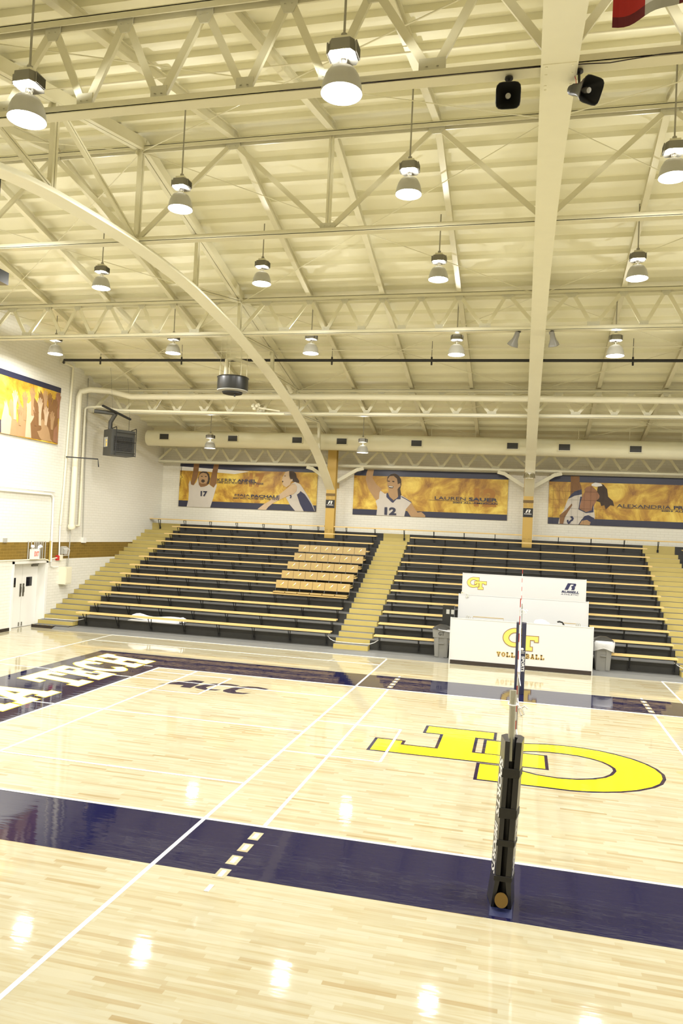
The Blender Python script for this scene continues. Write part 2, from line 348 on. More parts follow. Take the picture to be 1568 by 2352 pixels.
PRINTS={
 1:[
  ('white',[(-15.231,6.36),(-13.806,6.294),(-12.604,6.246),(-11.892,6.209),(-12.595,6.078),(-13.798,6.147),(-15.228,6.178)]),
  ('skin_brown',[(-14.584,6.512),(-14.315,6.507),(-14.343,6.133),(-14.388,5.848),(-14.541,5.527),(-14.713,5.544),(-14.662,5.727),(-14.6,6.149)]),
  ('skin_brown',[(-13.6,6.506),(-13.364,6.503),(-13.428,6.078),(-13.433,5.651),(-13.542,5.445),(-13.766,5.573),(-13.744,5.822),(-13.686,6.083)]),
  ('hair',[(-14.257,6.112),(-14.138,6.161),(-13.944,6.155),(-13.817,6.045),(-13.757,5.844),(-13.793,5.617),(-13.91,5.546),(-14.304,5.647),(-14.341,5.872)]),
  ('jersey',[(-14.788,5.565),(-14.725,5.759),(-14.664,5.546),(-14.541,5.515),(-14.404,5.689),(-14.353,5.872),(-14.287,5.557),(-14.196,5.447),(-13.908,5.512),(-13.792,5.595),(-13.716,5.53),(-13.566,5.433),(-13.444,5.628),(-13.415,5.539),(-13.465,5.357),(-13.544,5.04),(-13.625,4.745),(-13.685,4.529),(-14.828,4.531),(-14.761,4.862),(-14.757,5.225)]),
  ('skin_tan',[(-14.229,6.057),(-14.111,6.105),(-13.939,6.064),(-13.863,5.931),(-13.861,5.751),(-13.915,5.636),(-13.897,5.524),(-14.003,5.476),(-14.196,5.447),(-14.287,5.557),(-14.309,5.828),(-14.297,5.964)]),
  ('hair',[(-14.212,5.955),(-14.114,5.947),(-14.117,5.913),(-14.202,5.917)]),
  ('hair',[(-14.017,5.949),(-13.92,5.948),(-13.923,5.907),(-14.01,5.911)]),
  ('hair',[(-14.177,5.764),(-14.118,5.8),(-14.02,5.78),(-14.003,5.701),(-14.085,5.642),(-14.172,5.685)]),
  ('skin_brown',[(-14.293,5.67),(-14.155,5.595),(-13.962,5.612),(-13.891,5.637),(-13.897,5.524),(-14.003,5.476),(-14.196,5.447),(-14.282,5.557)]),
  ('hair',[(-10.052,6.272),(-9.88,6.297),(-9.745,6.186),(-9.692,6.002),(-9.579,5.881),(-9.573,5.777),(-9.725,5.794),(-9.878,5.83),(-10.017,6.013)]),
  ('jersey',[(-9.979,5.682),(-9.758,5.813),(-9.517,5.717),(-9.39,5.556),(-9.114,5.173),(-8.882,4.791),(-8.797,4.578),(-8.826,4.516),(-9.693,4.503),(-9.934,4.793),(-10.145,5.117),(-10.061,5.162),(-9.786,5.285),(-9.673,5.402),(-9.651,5.61),(-9.754,5.735)]),
  ('skin_light',[(-9.754,5.731),(-9.651,5.61),(-9.684,5.402),(-9.786,5.295),(-10.062,5.182),(-10.38,5.026),(-10.719,4.848),(-10.929,4.673),(-11.032,4.528),(-11.429,4.54),(-11.387,4.593),(-11.133,4.791),(-10.941,4.902),(-10.645,5.1),(-10.351,5.318),(-10.142,5.491),(-9.956,5.662)]),
  ('skin_light',[(-10.202,6.247),(-10.052,6.282),(-10.031,6.075),(-9.99,5.91),(-9.883,5.934),(-9.859,5.873),(-9.942,5.808),(-9.979,5.682),(-10.146,5.563),(-10.269,5.632),(-10.338,5.713),(-10.299,5.797),(-10.367,5.858),(-10.339,5.942),(-10.352,5.983),(-10.292,6.088),(-10.243,6.194)]),
  ('hair',[(-10.356,5.848),(-10.301,5.839),(-10.288,5.798),(-10.342,5.775)]),
  ('hair',[(-10.259,6.069),(-10.194,6.075),(-10.197,6.045),(-10.253,6.038)]),
  ('navy',[(-9.491,5.418),(-9.291,5.291),(-9.132,5.09),(-8.971,4.87),(-8.807,4.568),(-8.826,4.516),(-9.296,4.518),(-9.484,4.851),(-9.644,5.258),(-9.53,5.345)]),
  ('navy',[(-9.982,5.226),(-9.902,5.239),(-9.877,5.157),(-9.905,5.084),(-9.971,5.092),(-9.931,5.156)]),
 ],
 2:[
  ('skin_tan',[(-6.537,6.473),(-6.263,6.461),(-6.297,6.242),(-6.313,6.075),(-6.132,5.819),(-5.882,5.613),(-5.973,5.492),(-6.008,5.207),(-6.125,5.131),(-6.304,5.362),(-6.487,5.642),(-6.613,6.019),(-6.589,6.281)]),
  ('hair',[(-5.684,5.998),(-5.667,6.141),(-5.529,6.263),(-5.363,6.303),(-5.193,6.225),(-5.079,6.063),(-5.058,5.852),(-5.096,5.639),(-5.038,5.405),(-5.152,5.307),(-5.396,5.44),(-5.597,5.67)]),
  ('jersey',[(-5.94,5.552),(-5.754,5.428),(-5.683,5.442),(-5.58,5.292),(-5.403,5.063),(-5.22,5.234),(-5.037,5.382),(-4.794,5.249),(-4.587,5.104),(-4.822,4.802),(-4.879,4.49),(-6.072,4.499),(-6.052,4.85),(-6.136,5.107),(-5.996,5.207),(-5.984,5.468)]),
  ('skin_tan',[(-5.652,6.07),(-5.573,6.179),(-5.407,6.2),(-5.258,6.081),(-5.212,5.847),(-5.107,5.897),(-5.09,5.78),(-5.17,5.707),(-5.214,5.635),(-5.176,5.306),(-5.313,5.184),(-5.433,5.203),(-5.586,5.41),(-5.606,5.599),(-5.663,5.786)]),
  ('hair',[(-5.631,5.782),(-5.382,5.752),(-5.418,5.671),(-5.562,5.671)]),
  ('white',[(-5.602,5.759),(-5.409,5.737),(-5.432,5.708),(-5.564,5.718)]),
  ('hair',[(-5.648,5.994),(-5.559,5.983),(-5.562,5.938),(-5.639,5.947)]),
  ('hair',[(-5.461,5.986),(-5.361,5.979),(-5.366,5.927),(-5.447,5.934)]),
  ('navy',[(-5.682,5.431),(-5.625,5.48),(-5.533,5.294),(-5.384,5.181),(-5.379,5.052),(-5.452,5.085),(-5.676,5.289)]),
  ('navy',[(-5.221,5.258),(-5.154,5.354),(-5.06,5.381),(-5.065,5.216),(-5.243,5.21),(-5.379,5.052),(-5.383,5.146)]),
  ('navy',[(-5.035,5.346),(-4.793,5.225),(-4.588,5.111),(-4.586,5.08),(-4.792,5.19),(-5.034,5.311)]),
  ('skin_tan',[(-4.598,5.092),(-4.472,4.886),(-4.322,4.681),(-4.159,4.711),(-3.99,4.577),(-3.986,4.496),(-4.596,4.494),(-4.696,4.643),(-4.81,4.802)]),
 ],
 3:[
  ('skin_brown',[(1.794,6.394),(2.139,6.394),(2.148,6.158),(2.216,6.008),(2.239,5.876),(1.936,5.734),(1.807,5.558),(1.816,6.053)]),
  ('jersey',[(1.728,5.461),(1.835,5.531),(1.978,5.602),(2.256,5.668),(2.224,5.308),(2.151,5.078),(2.435,4.938),(2.704,4.967),(2.709,5.325),(2.784,4.744),(2.767,4.706),(2.476,4.817),(2.283,4.667),(2.164,4.454),(1.382,4.459),(1.443,4.804),(1.564,4.98),(1.679,5.326)]),
  ('navy',[(1.728,5.48),(1.831,5.635),(1.971,5.773),(2.239,5.876),(2.256,5.668),(1.978,5.602),(1.8,5.501)]),
  ('hair',[(2.878,6.104),(3.057,6.091),(3.206,5.907),(3.253,5.608),(3.436,5.445),(3.496,5.241),(3.353,5.274),(3.182,5.098),(3.122,5.265),(2.999,5.223),(2.958,5.372),(2.813,5.423),(2.833,5.857)]),
  ('skin_red',[(2.347,5.88),(2.434,5.977),(2.612,6.02),(2.798,5.856),(2.931,5.635),(2.916,5.54),(2.813,5.423),(2.647,5.04),(2.434,4.975),(2.177,5.098),(2.253,5.498),(2.318,5.689),(2.369,5.786)]),
  ('white',[(2.61,6.096),(2.751,6.157),(2.967,6.125),(3.024,6.033),(2.793,5.988),(2.612,6.02)]),
  ('navy',[(2.196,5.572),(2.268,5.574),(2.206,5.307),(2.177,5.088),(2.434,4.966),(2.647,5.04),(2.7,5.325),(2.722,4.968),(2.436,4.923),(2.142,5.059)]),
  ('skin_brown',[(1.424,4.803),(1.672,5.022),(1.88,5.295),(1.901,5.22),(1.781,5.007),(1.628,4.716),(1.583,4.458),(1.437,4.461)]),
  ('navy',[(2.284,4.648),(2.386,4.804),(2.529,4.847),(2.766,4.725),(2.646,4.569),(2.597,4.454),(2.2,4.456)]),
  ('skin_tan',[(2.2,4.456),(2.285,4.61),(2.482,4.656),(2.628,4.568),(2.597,4.448)]),
  ('navy',[(1.827,4.762),(1.917,4.785),(1.984,4.693),(1.942,4.596),(1.871,4.555),(1.837,4.478),(1.765,4.456),(1.707,4.567),(1.723,4.625),(1.777,4.627),(1.78,4.552),(1.841,4.611),(1.903,4.67)]),
 ],
 4:[
  ('navy',[(6.896,6.764),(6.961,6.725),(7.007,6.563),(7.077,6.362),(6.933,6.328)]),
  ('skin_light',[(6.977,6.306),(6.943,6.694),(7.001,6.984),(7.064,7.234),(7.019,7.381),(7.102,7.283),(7.099,7.438),(7.142,7.305),(7.164,7.422),(7.186,7.284),(7.261,7.169),(7.3,6.962),(7.526,6.855),(7.629,6.439),(7.356,6.323)]),
  ('skin_tan',[(7.4,6.321),(7.44,6.842),(7.309,7.106),(7.28,7.315),(7.319,7.479),(7.386,7.462),(7.423,7.412),(7.5,7.397),(7.516,7.213),(7.602,6.983),(7.76,6.704),(7.748,6.34)]),
  ('skin_tan',[(7.748,6.34),(7.734,6.743),(7.781,6.968),(7.771,7.329),(7.622,7.505),(7.58,7.613),(7.618,7.678),(7.726,7.582),(7.831,7.412),(7.978,7.278),(8.122,6.949),(8.229,6.523),(8.243,6.362),(8.061,6.353)]),
  ('skin_light',[(8.152,6.358),(8.167,6.956),(8.157,7.323),(8.119,7.493),(8.235,7.484),(8.363,7.611),(8.462,7.554),(8.565,7.468),(8.632,7.254),(8.784,6.902),(8.872,6.461),(8.857,6.369),(8.475,6.371)]),
  ('skin_brown',[(8.475,6.371),(8.386,6.842),(8.511,7.01),(8.632,7.254),(8.495,7.455),(8.421,7.741),(8.49,7.768),(8.673,7.592),(8.746,7.575),(8.739,7.92),(8.708,7.99),(8.813,7.904),(8.811,8.055),(8.932,7.927),(9.016,7.821),(9.18,7.652),(9.293,7.517),(9.377,7.146),(9.545,6.707),(9.677,6.39),(8.953,6.374)]),
  ('skin_tan',[(8.896,6.465),(8.759,6.642),(8.925,6.681),(8.992,6.751),(8.896,6.995),(9.034,7.092),(9.356,6.834),(9.509,6.547),(9.651,6.394),(9.026,6.376)]),
  ('skin_brown',[(9.516,6.47),(9.342,6.986),(9.293,7.517),(9.464,7.578),(9.54,7.855),(9.667,7.878),(9.7,8.072),(9.8,8.122),(9.919,8.113),(9.892,7.699),(9.87,7.38),(9.952,6.362),(9.651,6.391)]),
  ('skin_red',[(9.675,6.413),(9.664,6.801),(9.803,6.978),(9.899,7.07),(9.945,6.358)]),
 ],
}
# ================================================================== the room
XL, XR, YB, YF = -16.1, 16.6, 18.15, -17.1
def zr(y): return 11.52 - 0.235*abs(y-0.5)        # top of the roof trusses
FX0, FX1, FX2, FX3 = 0.19, -8.0, 8.38, -16.19      # planes of the roof frames
m = MB(); m.box(XL-0.6, XR, YF, YB, -0.2, 0.0)
floor = struct(m.build('floor', 'maple_floor'))
# --- paint on the floor, thin coats one above the other
def fl(u, v, t): return (u, v, t)
def coat(name, polys, material, t, label=None):
    m = MB()
    for k, p in enumerate(polys): m.prism(p, fl, 0.0, t+0.00022*(k % 6))
    o = m.build(name, material, floor); o['label'] = label if label else name.replace('_', ' ')
    return o
coat('painted_border', [R4(-11.60,4.5,11.6,6.10), R4(-11.60,-5.86,11.6,-4.5), R4(-11.60,-4.5,-9.0,4.5), R4(9.0,-4.5,11.6,4.5)], 'navy_floor', 0.0006, 'navy painted border around the court')
coat('floor_cover', [R4(-0.165,-5.80,0.055,-5.30)], 'blue_matte', 0.0012, 'blue patch under the net post')
TX0, TX1 = -11.17, -9.50
def letter(ch, y0, w, grow=0.0):
    out = []
    for p in GLY[ch]:
        q = inflate(p, 0) if not grow else p
        # letter up = -X, reading direction = +Y, slanted
        pts = [( TX1+(TX0-TX1)*v, y0+w*u+0.42*v ) for u, v in q]
        out.append(inflate(pts, grow) if grow else pts)
    return out
WORD = [('G',-6.15,0.95),('E',-5.1,0.85),('O',-4.15,0.95),('R',-3.1,1.05),('G',-1.95,0.95),('I',-0.95,0.65),('A',-0.28,1.23),('T',1.41,1.02),('E',2.47,0.78),('C',3.30,0.82),('H',4.18,1.07)]
WORD = [w for w in WORD if w[1] > -5.6]
coat('lettering_edge', [q for ch, y, w in WORD for q in letter(ch, y, w, 0.035)], 'yellow_trim', 0.0014, 'gold edging of the painted letters')
coat('floor_lettering', [q for ch, y, w in WORD for q in letter(ch, y, w)], 'white_line', 0.0030, 'white painted slab-serif letters')
coat('logo_edge', [inflate(T_POLY, 0.055), inflate(G_POLY, 0.055)], 'navy_floor', 0.0006, 'navy edging of the painted logo')
coat('floor_logo', [T_POLY, G_POLY], 'yellow_logo', 0.0012, 'yellow interlocked letters painted at centre court')
ACC = [[(-8.05,2.58),(-7.86,2.92),(-7.49,3.40),(-7.22,3.37),(-7.22,2.55),(-7.47,2.56),(-7.48,2.78),(-7.86,2.74)],
       [(-7.0,2.56),(-7.15,2.66),(-7.19,2.78),(-7.09,3.03),(-6.94,3.24),(-6.79,3.33),(-6.55,3.37),(-6.30,3.31),(-6.35,3.20),(-6.56,3.22),(-6.75,3.16),(-6.90,2.95),(-6.93,2.78),(-6.84,2.66),(-6.66,2.67),(-6.52,2.71),(-6.60,2.56),(-6.82,2.51)],
       [(-6.27,2.47),(-6.42,2.56),(-6.46,2.68),(-6.38,2.98),(-6.26,3.18),(-6.09,3.31),(-5.85,3.34),(-5.56,3.24),(-5.62,3.12),(-5.86,3.19),(-6.03,3.13),(-6.18,2.92),(-6.20,2.74),(-6.12,2.61),(-5.96,2.60),(-5.79,2.66),(-5.90,2.49),(-6.10,2.44)]]
coat('conference_mark', ACC, 'navy_floor', 0.0010, 'navy painted three-letter mark')
LW = 0.05
lines = []
def ln(x0, y0, x1, y1, w=LW):
    if abs(x1-x0) > abs(y1-y0): lines.append(R4(min(x0,x1), y0-w/2, max(x0,x1), y0+w/2))
    else: lines.append(R4(x0-w/2, min(y0,y1), x0+w/2, max(y0,y1)))
lines += [R4(-9,4.45,9,4.5), R4(-9,-4.5,9,-4.45), R4(-9,-4.45,-8.95,4.45), R4(8.95,-4.45,9,4.45), R4(-3,-4.45,-2.95,4.45), R4(2.95,-4.45,3,4.45)]
ln(-3.77, 8.78, -3.77, -12.5); ln(3.9, 8.98, 3.9, -12.5)
ln(-12.92, 8.95, -3.8, 8.95, 0.04); ln(-12.92, 7.7, -3.8, 7.7, 0.035); ln(-12.92, 8.95, -12.92, -8.5, 0.045); ln(3.9, 8.98, 12.9, 8.98, 0.045)
ln(-12.9, 3.1, -3.8, 2.98, 0.04); ln(-10.6, 0.02, -3.8, 0.02, 0.045) ; ln(-8.0, -3.05, -3.8, -3.05, 0.045); ln(-7.9, -3.07, -7.9, 4.45, 0.045)
ln(-8.95, 3.97, -6.78, 3.97, 0.035); ln(-8.95, 2.05, -6.78, 2.05, 0.035); ln(-6.79, 2.05, -6.79, 3.97, 0.045)
ln(-3.75, 0.89, -2.1, 0.89, 0.035); ln(-3.75, -1.28, -2.1, -1.28, 0.035); ln(-2.1, -1.28, -2.1, 0.89, 0.045); lines.append(R4(-9.44,4.53,-9.20,4.57))
coat('court_line', lines, 'white_line', 0.0045, 'white painted court lines')
dash = [(sx, sy, k) for sx in (-1, 1) for sy in (-1, 1) for k in range(5)]
coat('dash_surround', [R4(min(sx*3.04,sx*2.91), min(sy*(4.66+.35*k),sy*(4.89+.35*k)), max(sx*3.04,sx*2.91), max(sy*(4.66+.35*k),sy*(4.89+.35*k))) for sx, sy, k in dash if k < 4], 'maple_floor', 0.0015, 'bare wood margins around the dashes')
coat('attack_dash', [R4(min(sx*3.0,sx*2.95), min(sy*(4.70+.35*k),sy*(4.85+.35*k)), max(sx*3.0,sx*2.95), max(sy*(4.70+.35*k),sy*(4.85+.35*k))) for sx, sy, k in dash], 'white_line', 0.0032, 'white dashes extending the attack lines')
m = MB()
for cx, cy in ((-2.70,-0.17),(2.72,0.05)): m.lathe([(0.0,0.0015),(0.09,0.0015),(0.09,0)], (cx,cy,0), 20)
m.build('socket_cover', 'tan_rail', floor)['label'] = 'small round floor socket covers'
coat('tape_scrap', [[(-2.33,-3.10),(-2.17,-3.10),(-2.18,-3.03),(-2.30,-3.02)]], 'white_line', 0.002, 'scrap of white tape')

# --- walls
def wall_box(name, mat_, *boxes):
    m = MB()
    for b in boxes: m.box(*b)
    return struct(m.build(name, mat_))
DY0, DY1, DZ = 8.04, 9.74, 2.17
m = MB()
T = 0.45
for (y0, y1, z0, z1, mi) in ((YF, DY0, 0, 2.29, 0), (DY1, YB, 0, 2.29, 0), (DY0, DY1, DZ, 2.29, 0), (YF, YB, 2.29, 2.885, 1), (YF, YB, 2.885, 11.6, 0)):
    m.box(XL-T, XL, y0, y1, z0, z1, mi)
wall_left = struct(m.build('wall_left', ['white_brick', 'gold_brick']))
wall_back = wall_box('wall_back', 'white_brick_x', (XL-T, XR, YB, YB+0.3, 0, 8.2))
wall_right = wall_box('wall_right', 'white_brick', (XR, XR+0.3, YF, YB, 0, 11.6))
wall_front = wall_box('wall_front', 'white_brick_x', (XL-T, XR, YF-0.3, YF, 0, 8.2))
m = MB(); m.box(XL, XL+0.02, -2.0, 8.0, 0, 0.10); struct(m.build('baseboard_left', 'dark_brown'))
# --- roof deck: flat panels between down-standing ribs that run along the building
m = MB(); prof = []
y = 0.5
def side(sg):
    pts = [(0.5, zr(0.5)+0.30)]; d = 0.30
    while d < 17.7:
        for dd, dz in ((d,0.30),(d+0.012,0.20),(d+0.128,0.20),(d+0.14,0.30)):
            pts.append((0.5+sg*dd, zr(0.5+sg*dd)+dz))
        d += 0.625
    pts.append((0.5+sg*17.72, zr(0.5+sg*17.72)+0.30))
    return pts
low = side(-1)[::-1][:-1] + side(1)
for i in range(len(low)-1):
    (ya, za), (yb, zb) = low[i], low[i+1]
    m.face([(XL-T, ya, za), (XR, ya, za), (XR, yb, zb), (XL-T, yb, zb)])
up = [(low[0][0], low[0][1]+0.25), (0.5, zr(0.5)+0.58), (low[-1][0], low[-1][1]+0.25)]
for (ya, za), (yb, zb) in zip(up, up[1:]): m.face([(XL-T, ya, za), (XR, ya, za), (XR, yb, zb), (XL-T, yb, zb)])
for xx in (XL-T, XR): m.face([(xx, a, b) for a, b in low] + [(xx, a, b) for a, b in up[::-1]])
for (a, b), (c, d) in ((low[0], up[0]), (low[-1], up[-1])): m.face([(XL-T, a, b), (XR, a, b), (XR, c, d), (XL-T, c, d)])
ceiling = struct(m.build('ceiling', 'cream_deck'))

# --- double door in the left wall
LX = XL-0.30
door = struct(local(bpy.data.objects.new('door_1', None))); COL.objects.link(door)
m = MB(); 
m.box(LX-0.12, XL, DY0-0.02, DY0+0.01, 0, DZ); m.box(LX-0.12, XL, DY1-0.01, DY1+0.02, 0, DZ); m.box(LX-0.12, XL, DY0, DY1, DZ-0.012, DZ+0.02)
m.box(XL-0.01, XL+0.03, DY0-0.08, DY0, 0, DZ+0.08); m.box(XL-0.01, XL+0.03, DY1, DY1+0.10, 0, DZ+0.08); m.box(XL-0.01, XL+0.03, DY0-0.08, DY1+0.10, DZ, DZ+0.08)
m.build('door_frame', 'white_paint', door)
for k, (a, b) in enumerate(((DY0+0.012, 8.905), (8.915, DY1-0.012))):
    m = MB(); m.box(LX-0.05, LX, a, b, 0.012, DZ-0.02); lf = m.build('door_leaf', 'white_paint', door)
    yc = 8.42 if k == 0 else 9.275
    m = MB(); m.box(LX, LX+0.012, yc-0.15, yc+0.15, 1.37, 1.68)
    m.build('vision_panel', 'glass_dark', lf)
    yc = 8.835 if k == 0 else 8.985
    m = MB(); m.box(LX, LX+0.02, yc-0.035, yc+0.035, 1.04, 1.47); m.tube([(LX+0.02,yc,1.15),(LX+0.05,yc,1.18),(LX+0.05,yc,1.36),(LX+0.02,yc,1.39)], 0.008, 6); m.build('push_plate', 'ballast_metal', lf)
    m = MB(); m.box(LX, LX+0.025, yc-0.02, yc+0.02, 0.04, 0.17); m.build('floor_bolt', 'horn_grey', lf)
    yc = 8.25 if k == 0 else 9.5
    m = MB(); m.box(LX, LX+0.06, yc-0.15, yc+0.15, DZ-0.13, DZ-0.07); m.bar((LX+0.05,yc-0.1,DZ-0.06),(LX+0.05,yc+0.2,DZ-0.05),0.02,0.02); m.build('door_closer', 'ballast_metal', lf)

# ================================================================== bleachers
NR, RP, RH, RY0, T0 = 12, 0.69, 0.306, 9.80, 0.375
KZ = 0.08
def Tz(i): return T0 + RH*i
def Ry(i): return RY0 + RP*i
AISLES = [(XL, -14.75), (-5.60, -4.50), (4.50, 5.65), (14.0, 15.2)]
stand = thing('concrete_bleachers', 'dark grey stepped concrete seating stand along the far wall', 'bleachers', (0, RY0, 0))
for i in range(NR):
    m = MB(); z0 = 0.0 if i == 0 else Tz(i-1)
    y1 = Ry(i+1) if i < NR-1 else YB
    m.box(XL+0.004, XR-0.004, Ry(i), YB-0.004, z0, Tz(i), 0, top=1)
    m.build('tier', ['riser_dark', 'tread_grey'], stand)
m = MB(); m.box(-15.25, XR, 9.22, RY0, 0, KZ); m.mesh([(-15.25,9.0,0),(XR,9.0,0),(XR,9.22,KZ),(-15.25,9.22,KZ),(-15.25,9.22,0),(XR,9.22,0)], [(0,1,2,3),(0,3,4),(1,5,2)], 0)
m.build('kerb', 'kerb_grey', stand)['label'] = 'grey sloped kerb at the foot of the stand'
m = MB(); m.box(XL, -15.25, 9.12, RY0, 0, 0.10, 0, top=1); m.box(-15.25, -14.75, 9.22, RY0, KZ, 0.10, 0, top=1)
for k in range(5): m.mesh([(XL+0.06+0.17*k,9.122,0.101),(XL+0.13+0.17*k,9.122,0.101),(XL+0.10+0.17*k,9.17,0.101),(XL+0.03+0.17*k,9.17,0.101)], [(0,1,2,3)], 2)
m.build('entry_step', ['dark_brown', 'tread_grey', 'yellow_trim'], stand)
SIDE = ['beside the left wall', 'between the two bench sections, left of the white tables', 'at the right edge of the photo', 'beyond the right edge of the photo']
for a, (x0, x1) in enumerate(AISLES):
    st = thing('aisle_stairs', 'gold stair flight with grey treads, ' + SIDE[a], 'stairs', (0.5*(x0+x1), RY0, KZ), 'aisle stairs in the bleachers')
    for i in range(NR):
        zb = KZ if i == 0 else Tz(i-1)
        if i < NR-1 or True:
            if i < NR-1:
                m = MB(); m.box(x0+0.003, x1, Ry(i)-0.33, Ry(i)+0.005, zb, zb+0.5*(Tz(i)-zb), 0, top=1)
                m.box(x0+0.003, x1, Ry(i)-0.331, Ry(i)-0.322, zb+0.5*(Tz(i)-zb)-0.004, zb+0.5*(Tz(i)-zb)+0.003, 2)
                m.build('step', ['gold_paint', 'tread_grey', 'grey_pale'], st)
            m = MB(); m.box(x0+0.003, x1, Ry(i)-0.012, Ry(i)+0.01, zb, Tz(i)+0.002, 0); m.build('riser_panel', 'gold_paint', st)
# benches -----------------------------------------------------------
def bracket_mesh():
    m = MB()
    m.bar((0,-0.25,-0.055),(0,0.0,-0.055),0.022,0.022); m.bar((0,-0.01,-0.05),(0,-0.01,-0.44),0.022,0.022)
    m.bar((0,-0.24,-0.055),(0,-0.02,-0.42),0.020,0.020); m.box(-0.05,0.05,-0.26,-0.01,-0.045,-0.036); m.box(-0.035,0.035,-0.022,0.0,-0.46,-0.36)
    return m
bracket_proto = bracket_mesh().build('bracket', 'black_steel'); bm_mesh = bracket_proto.data; bpy.data.objects.remove(bracket_proto)
def bench(x0, x1, row, label, xs):
    y = Ry(row)-0.02; z = 0.58+RH*row
    b = thing('bleacher_bench', label, 'bench', (0.5*(x0+x1), y, z), 'wooden bleacher benches')
    m = MB(); m.box(x0, x1, y-0.28, y-0.02, z-0.036, z); m.box(x0-0.004, x1+0.004, y-0.285, y-0.262, z-0.045, z+0.001)
    m.build('seat_plank', 'bench_wood', b)
    for x in xs:
        if x0-0.02 < x < x1+0.02:
            o = bpy.data.objects.new('bracket', bm_mesh); COL.objects.link(o); o.parent = b; o.location = (x-0.5*(x0+x1), 0, 0)
LX_ = [-14.43+1.22*k for k in range(8)]; RX_ = [-4.18+1.22*k for k in range(8)]; QX_ = [5.95+1.22*k for k in range(7)]
def rown(i): return ['bottom','second','third','fourth','fifth','sixth','seventh','eighth','ninth','tenth','eleventh'][i] + ' row'
for i in range(11):
    off = 0.0 if i % 2 == 0 else 0.0
    bench(-14.66, -5.72, i, 'long gold wooden bench, %s of the left bleacher section' % rown(i), LX_)
    if i in (0, 1, 2):
        bench(-4.33, [-1.99, -2.55, -2.35][i], i, 'short gold bench left of the white scoring tables, %s from the floor' % rown(i), RX_)
        bench([2.3, 2.12, 2.12][i], 4.40, i, 'short gold bench right of the white scoring tables, %s from the floor' % rown(i), RX_)
    else:
        bench(-4.33, 4.42+0.01*i, i, 'long gold wooden bench, %s of the right bleacher section' % rown(i), RX_)
    if i > 7: bench(5.75, 13.9, i, 'gold wooden bench beyond the right-hand stairs, %s' % rown(i), QX_)
for n, (x0, x1) in enumerate(((XL+0.02, -8.08), (-7.66, -0.02), (0.40, 8.1))):
    bench(x0, x1, 11, 'topmost gold bench along the back wall, ' + ['left of the left gold column', 'between the two gold columns', 'right of the right gold column'][n], [-15.7+1.22*k for k in range(24)])

# stadium seats clipped onto five rows of benches ---------------------
SW = 0.445
def seat(x, row, label):
    y = Ry(row)-0.02; z = 0.58+RH*row
    s = thing('stadium_seat', label, 'seat', (x, y-0.15, z), 'folding stadium seats')
    m = MB(); m.box(x-SW/2+0.012, x+SW/2-0.012, y-0.30, y-0.02, z+0.008, z+0.06)
    m.tube([(x-SW/2+0.02,y-0.30,z+0.034),(x+SW/2-0.02,y-0.30,z+0.034)], 0.026, 8); m.build('cushion', 'seat_vinyl', s)
    m = MB(); P = []
    lean = 0.05
    yb = y+0.02
    pts = [(-1,0,0.16),(1,0,0.16),(1,1,0.43),(-1,1,0.43)]
    A = [(x+a*(SW/2-0.006), yb-0.02+lean*b, z+c) for a, b, c in pts]; B = [(px, py+0.045, pz) for px, py, pz in A]
    m.mesh(A+B, [(0,1,2,3),(7,6,5,4),(0,4,5,1),(1,5,6,2),(2,6,7,3),(3,7,4,0)])
    bk = m.build('backrest', 'seat_vinyl', s)
    m = MB()
    def on(u, v): return (x+u, yb-0.024+lean*(v-0.16)/0.27, z+v)
    m.face([on(-0.02,0.30),on(0.015,0.33),on(0.055,0.375),on(0.07,0.36),(on(0.04,0.32)),on(0.01,0.295)], 0)
    m.face([on(-0.05,0.27),on(-0.015,0.32),on(-0.005,0.285),on(-0.035,0.245)], 1)
    m.build('printed_mark', ['white', 'pale_yellow'], bk)
    m = MB()
    for sx in (-1, 1):
        xx = x+sx*(SW/2-0.005); m.bar((xx,y-0.27,z+0.02),(xx,y-0.02,z+0.03),0.014,0.035); m.bar((xx,y-0.03,z+0.02),(xx,yb+0.03,z+0.24),0.014,0.03)
    m.build('hinge_bracket', 'black_steel', s)
    return s
x0s = [-8.36, -8.39, -8.40, -8.37, -8.42]
COLN = ['leftmost', 'second from the left', 'third from the left', 'third from the right', 'second from the right', 'rightmost']
ROWN = ['front row', 'second row', 'third row', 'fourth row', 'rearmost row']
proto = None
for r in range(5):
    for c in range(6):
        lab = 'tan vinyl seat clipped on a bench, %s in the %s' % (COLN[c], ROWN[r])
        x = x0s[r]+SW*(c+0.5)
        if proto is None: proto = seat(x, 3, lab)
        else: copy_tree(proto, (x, Ry(3+r)-0.17, 0.58+RH*(3+r)), lab)

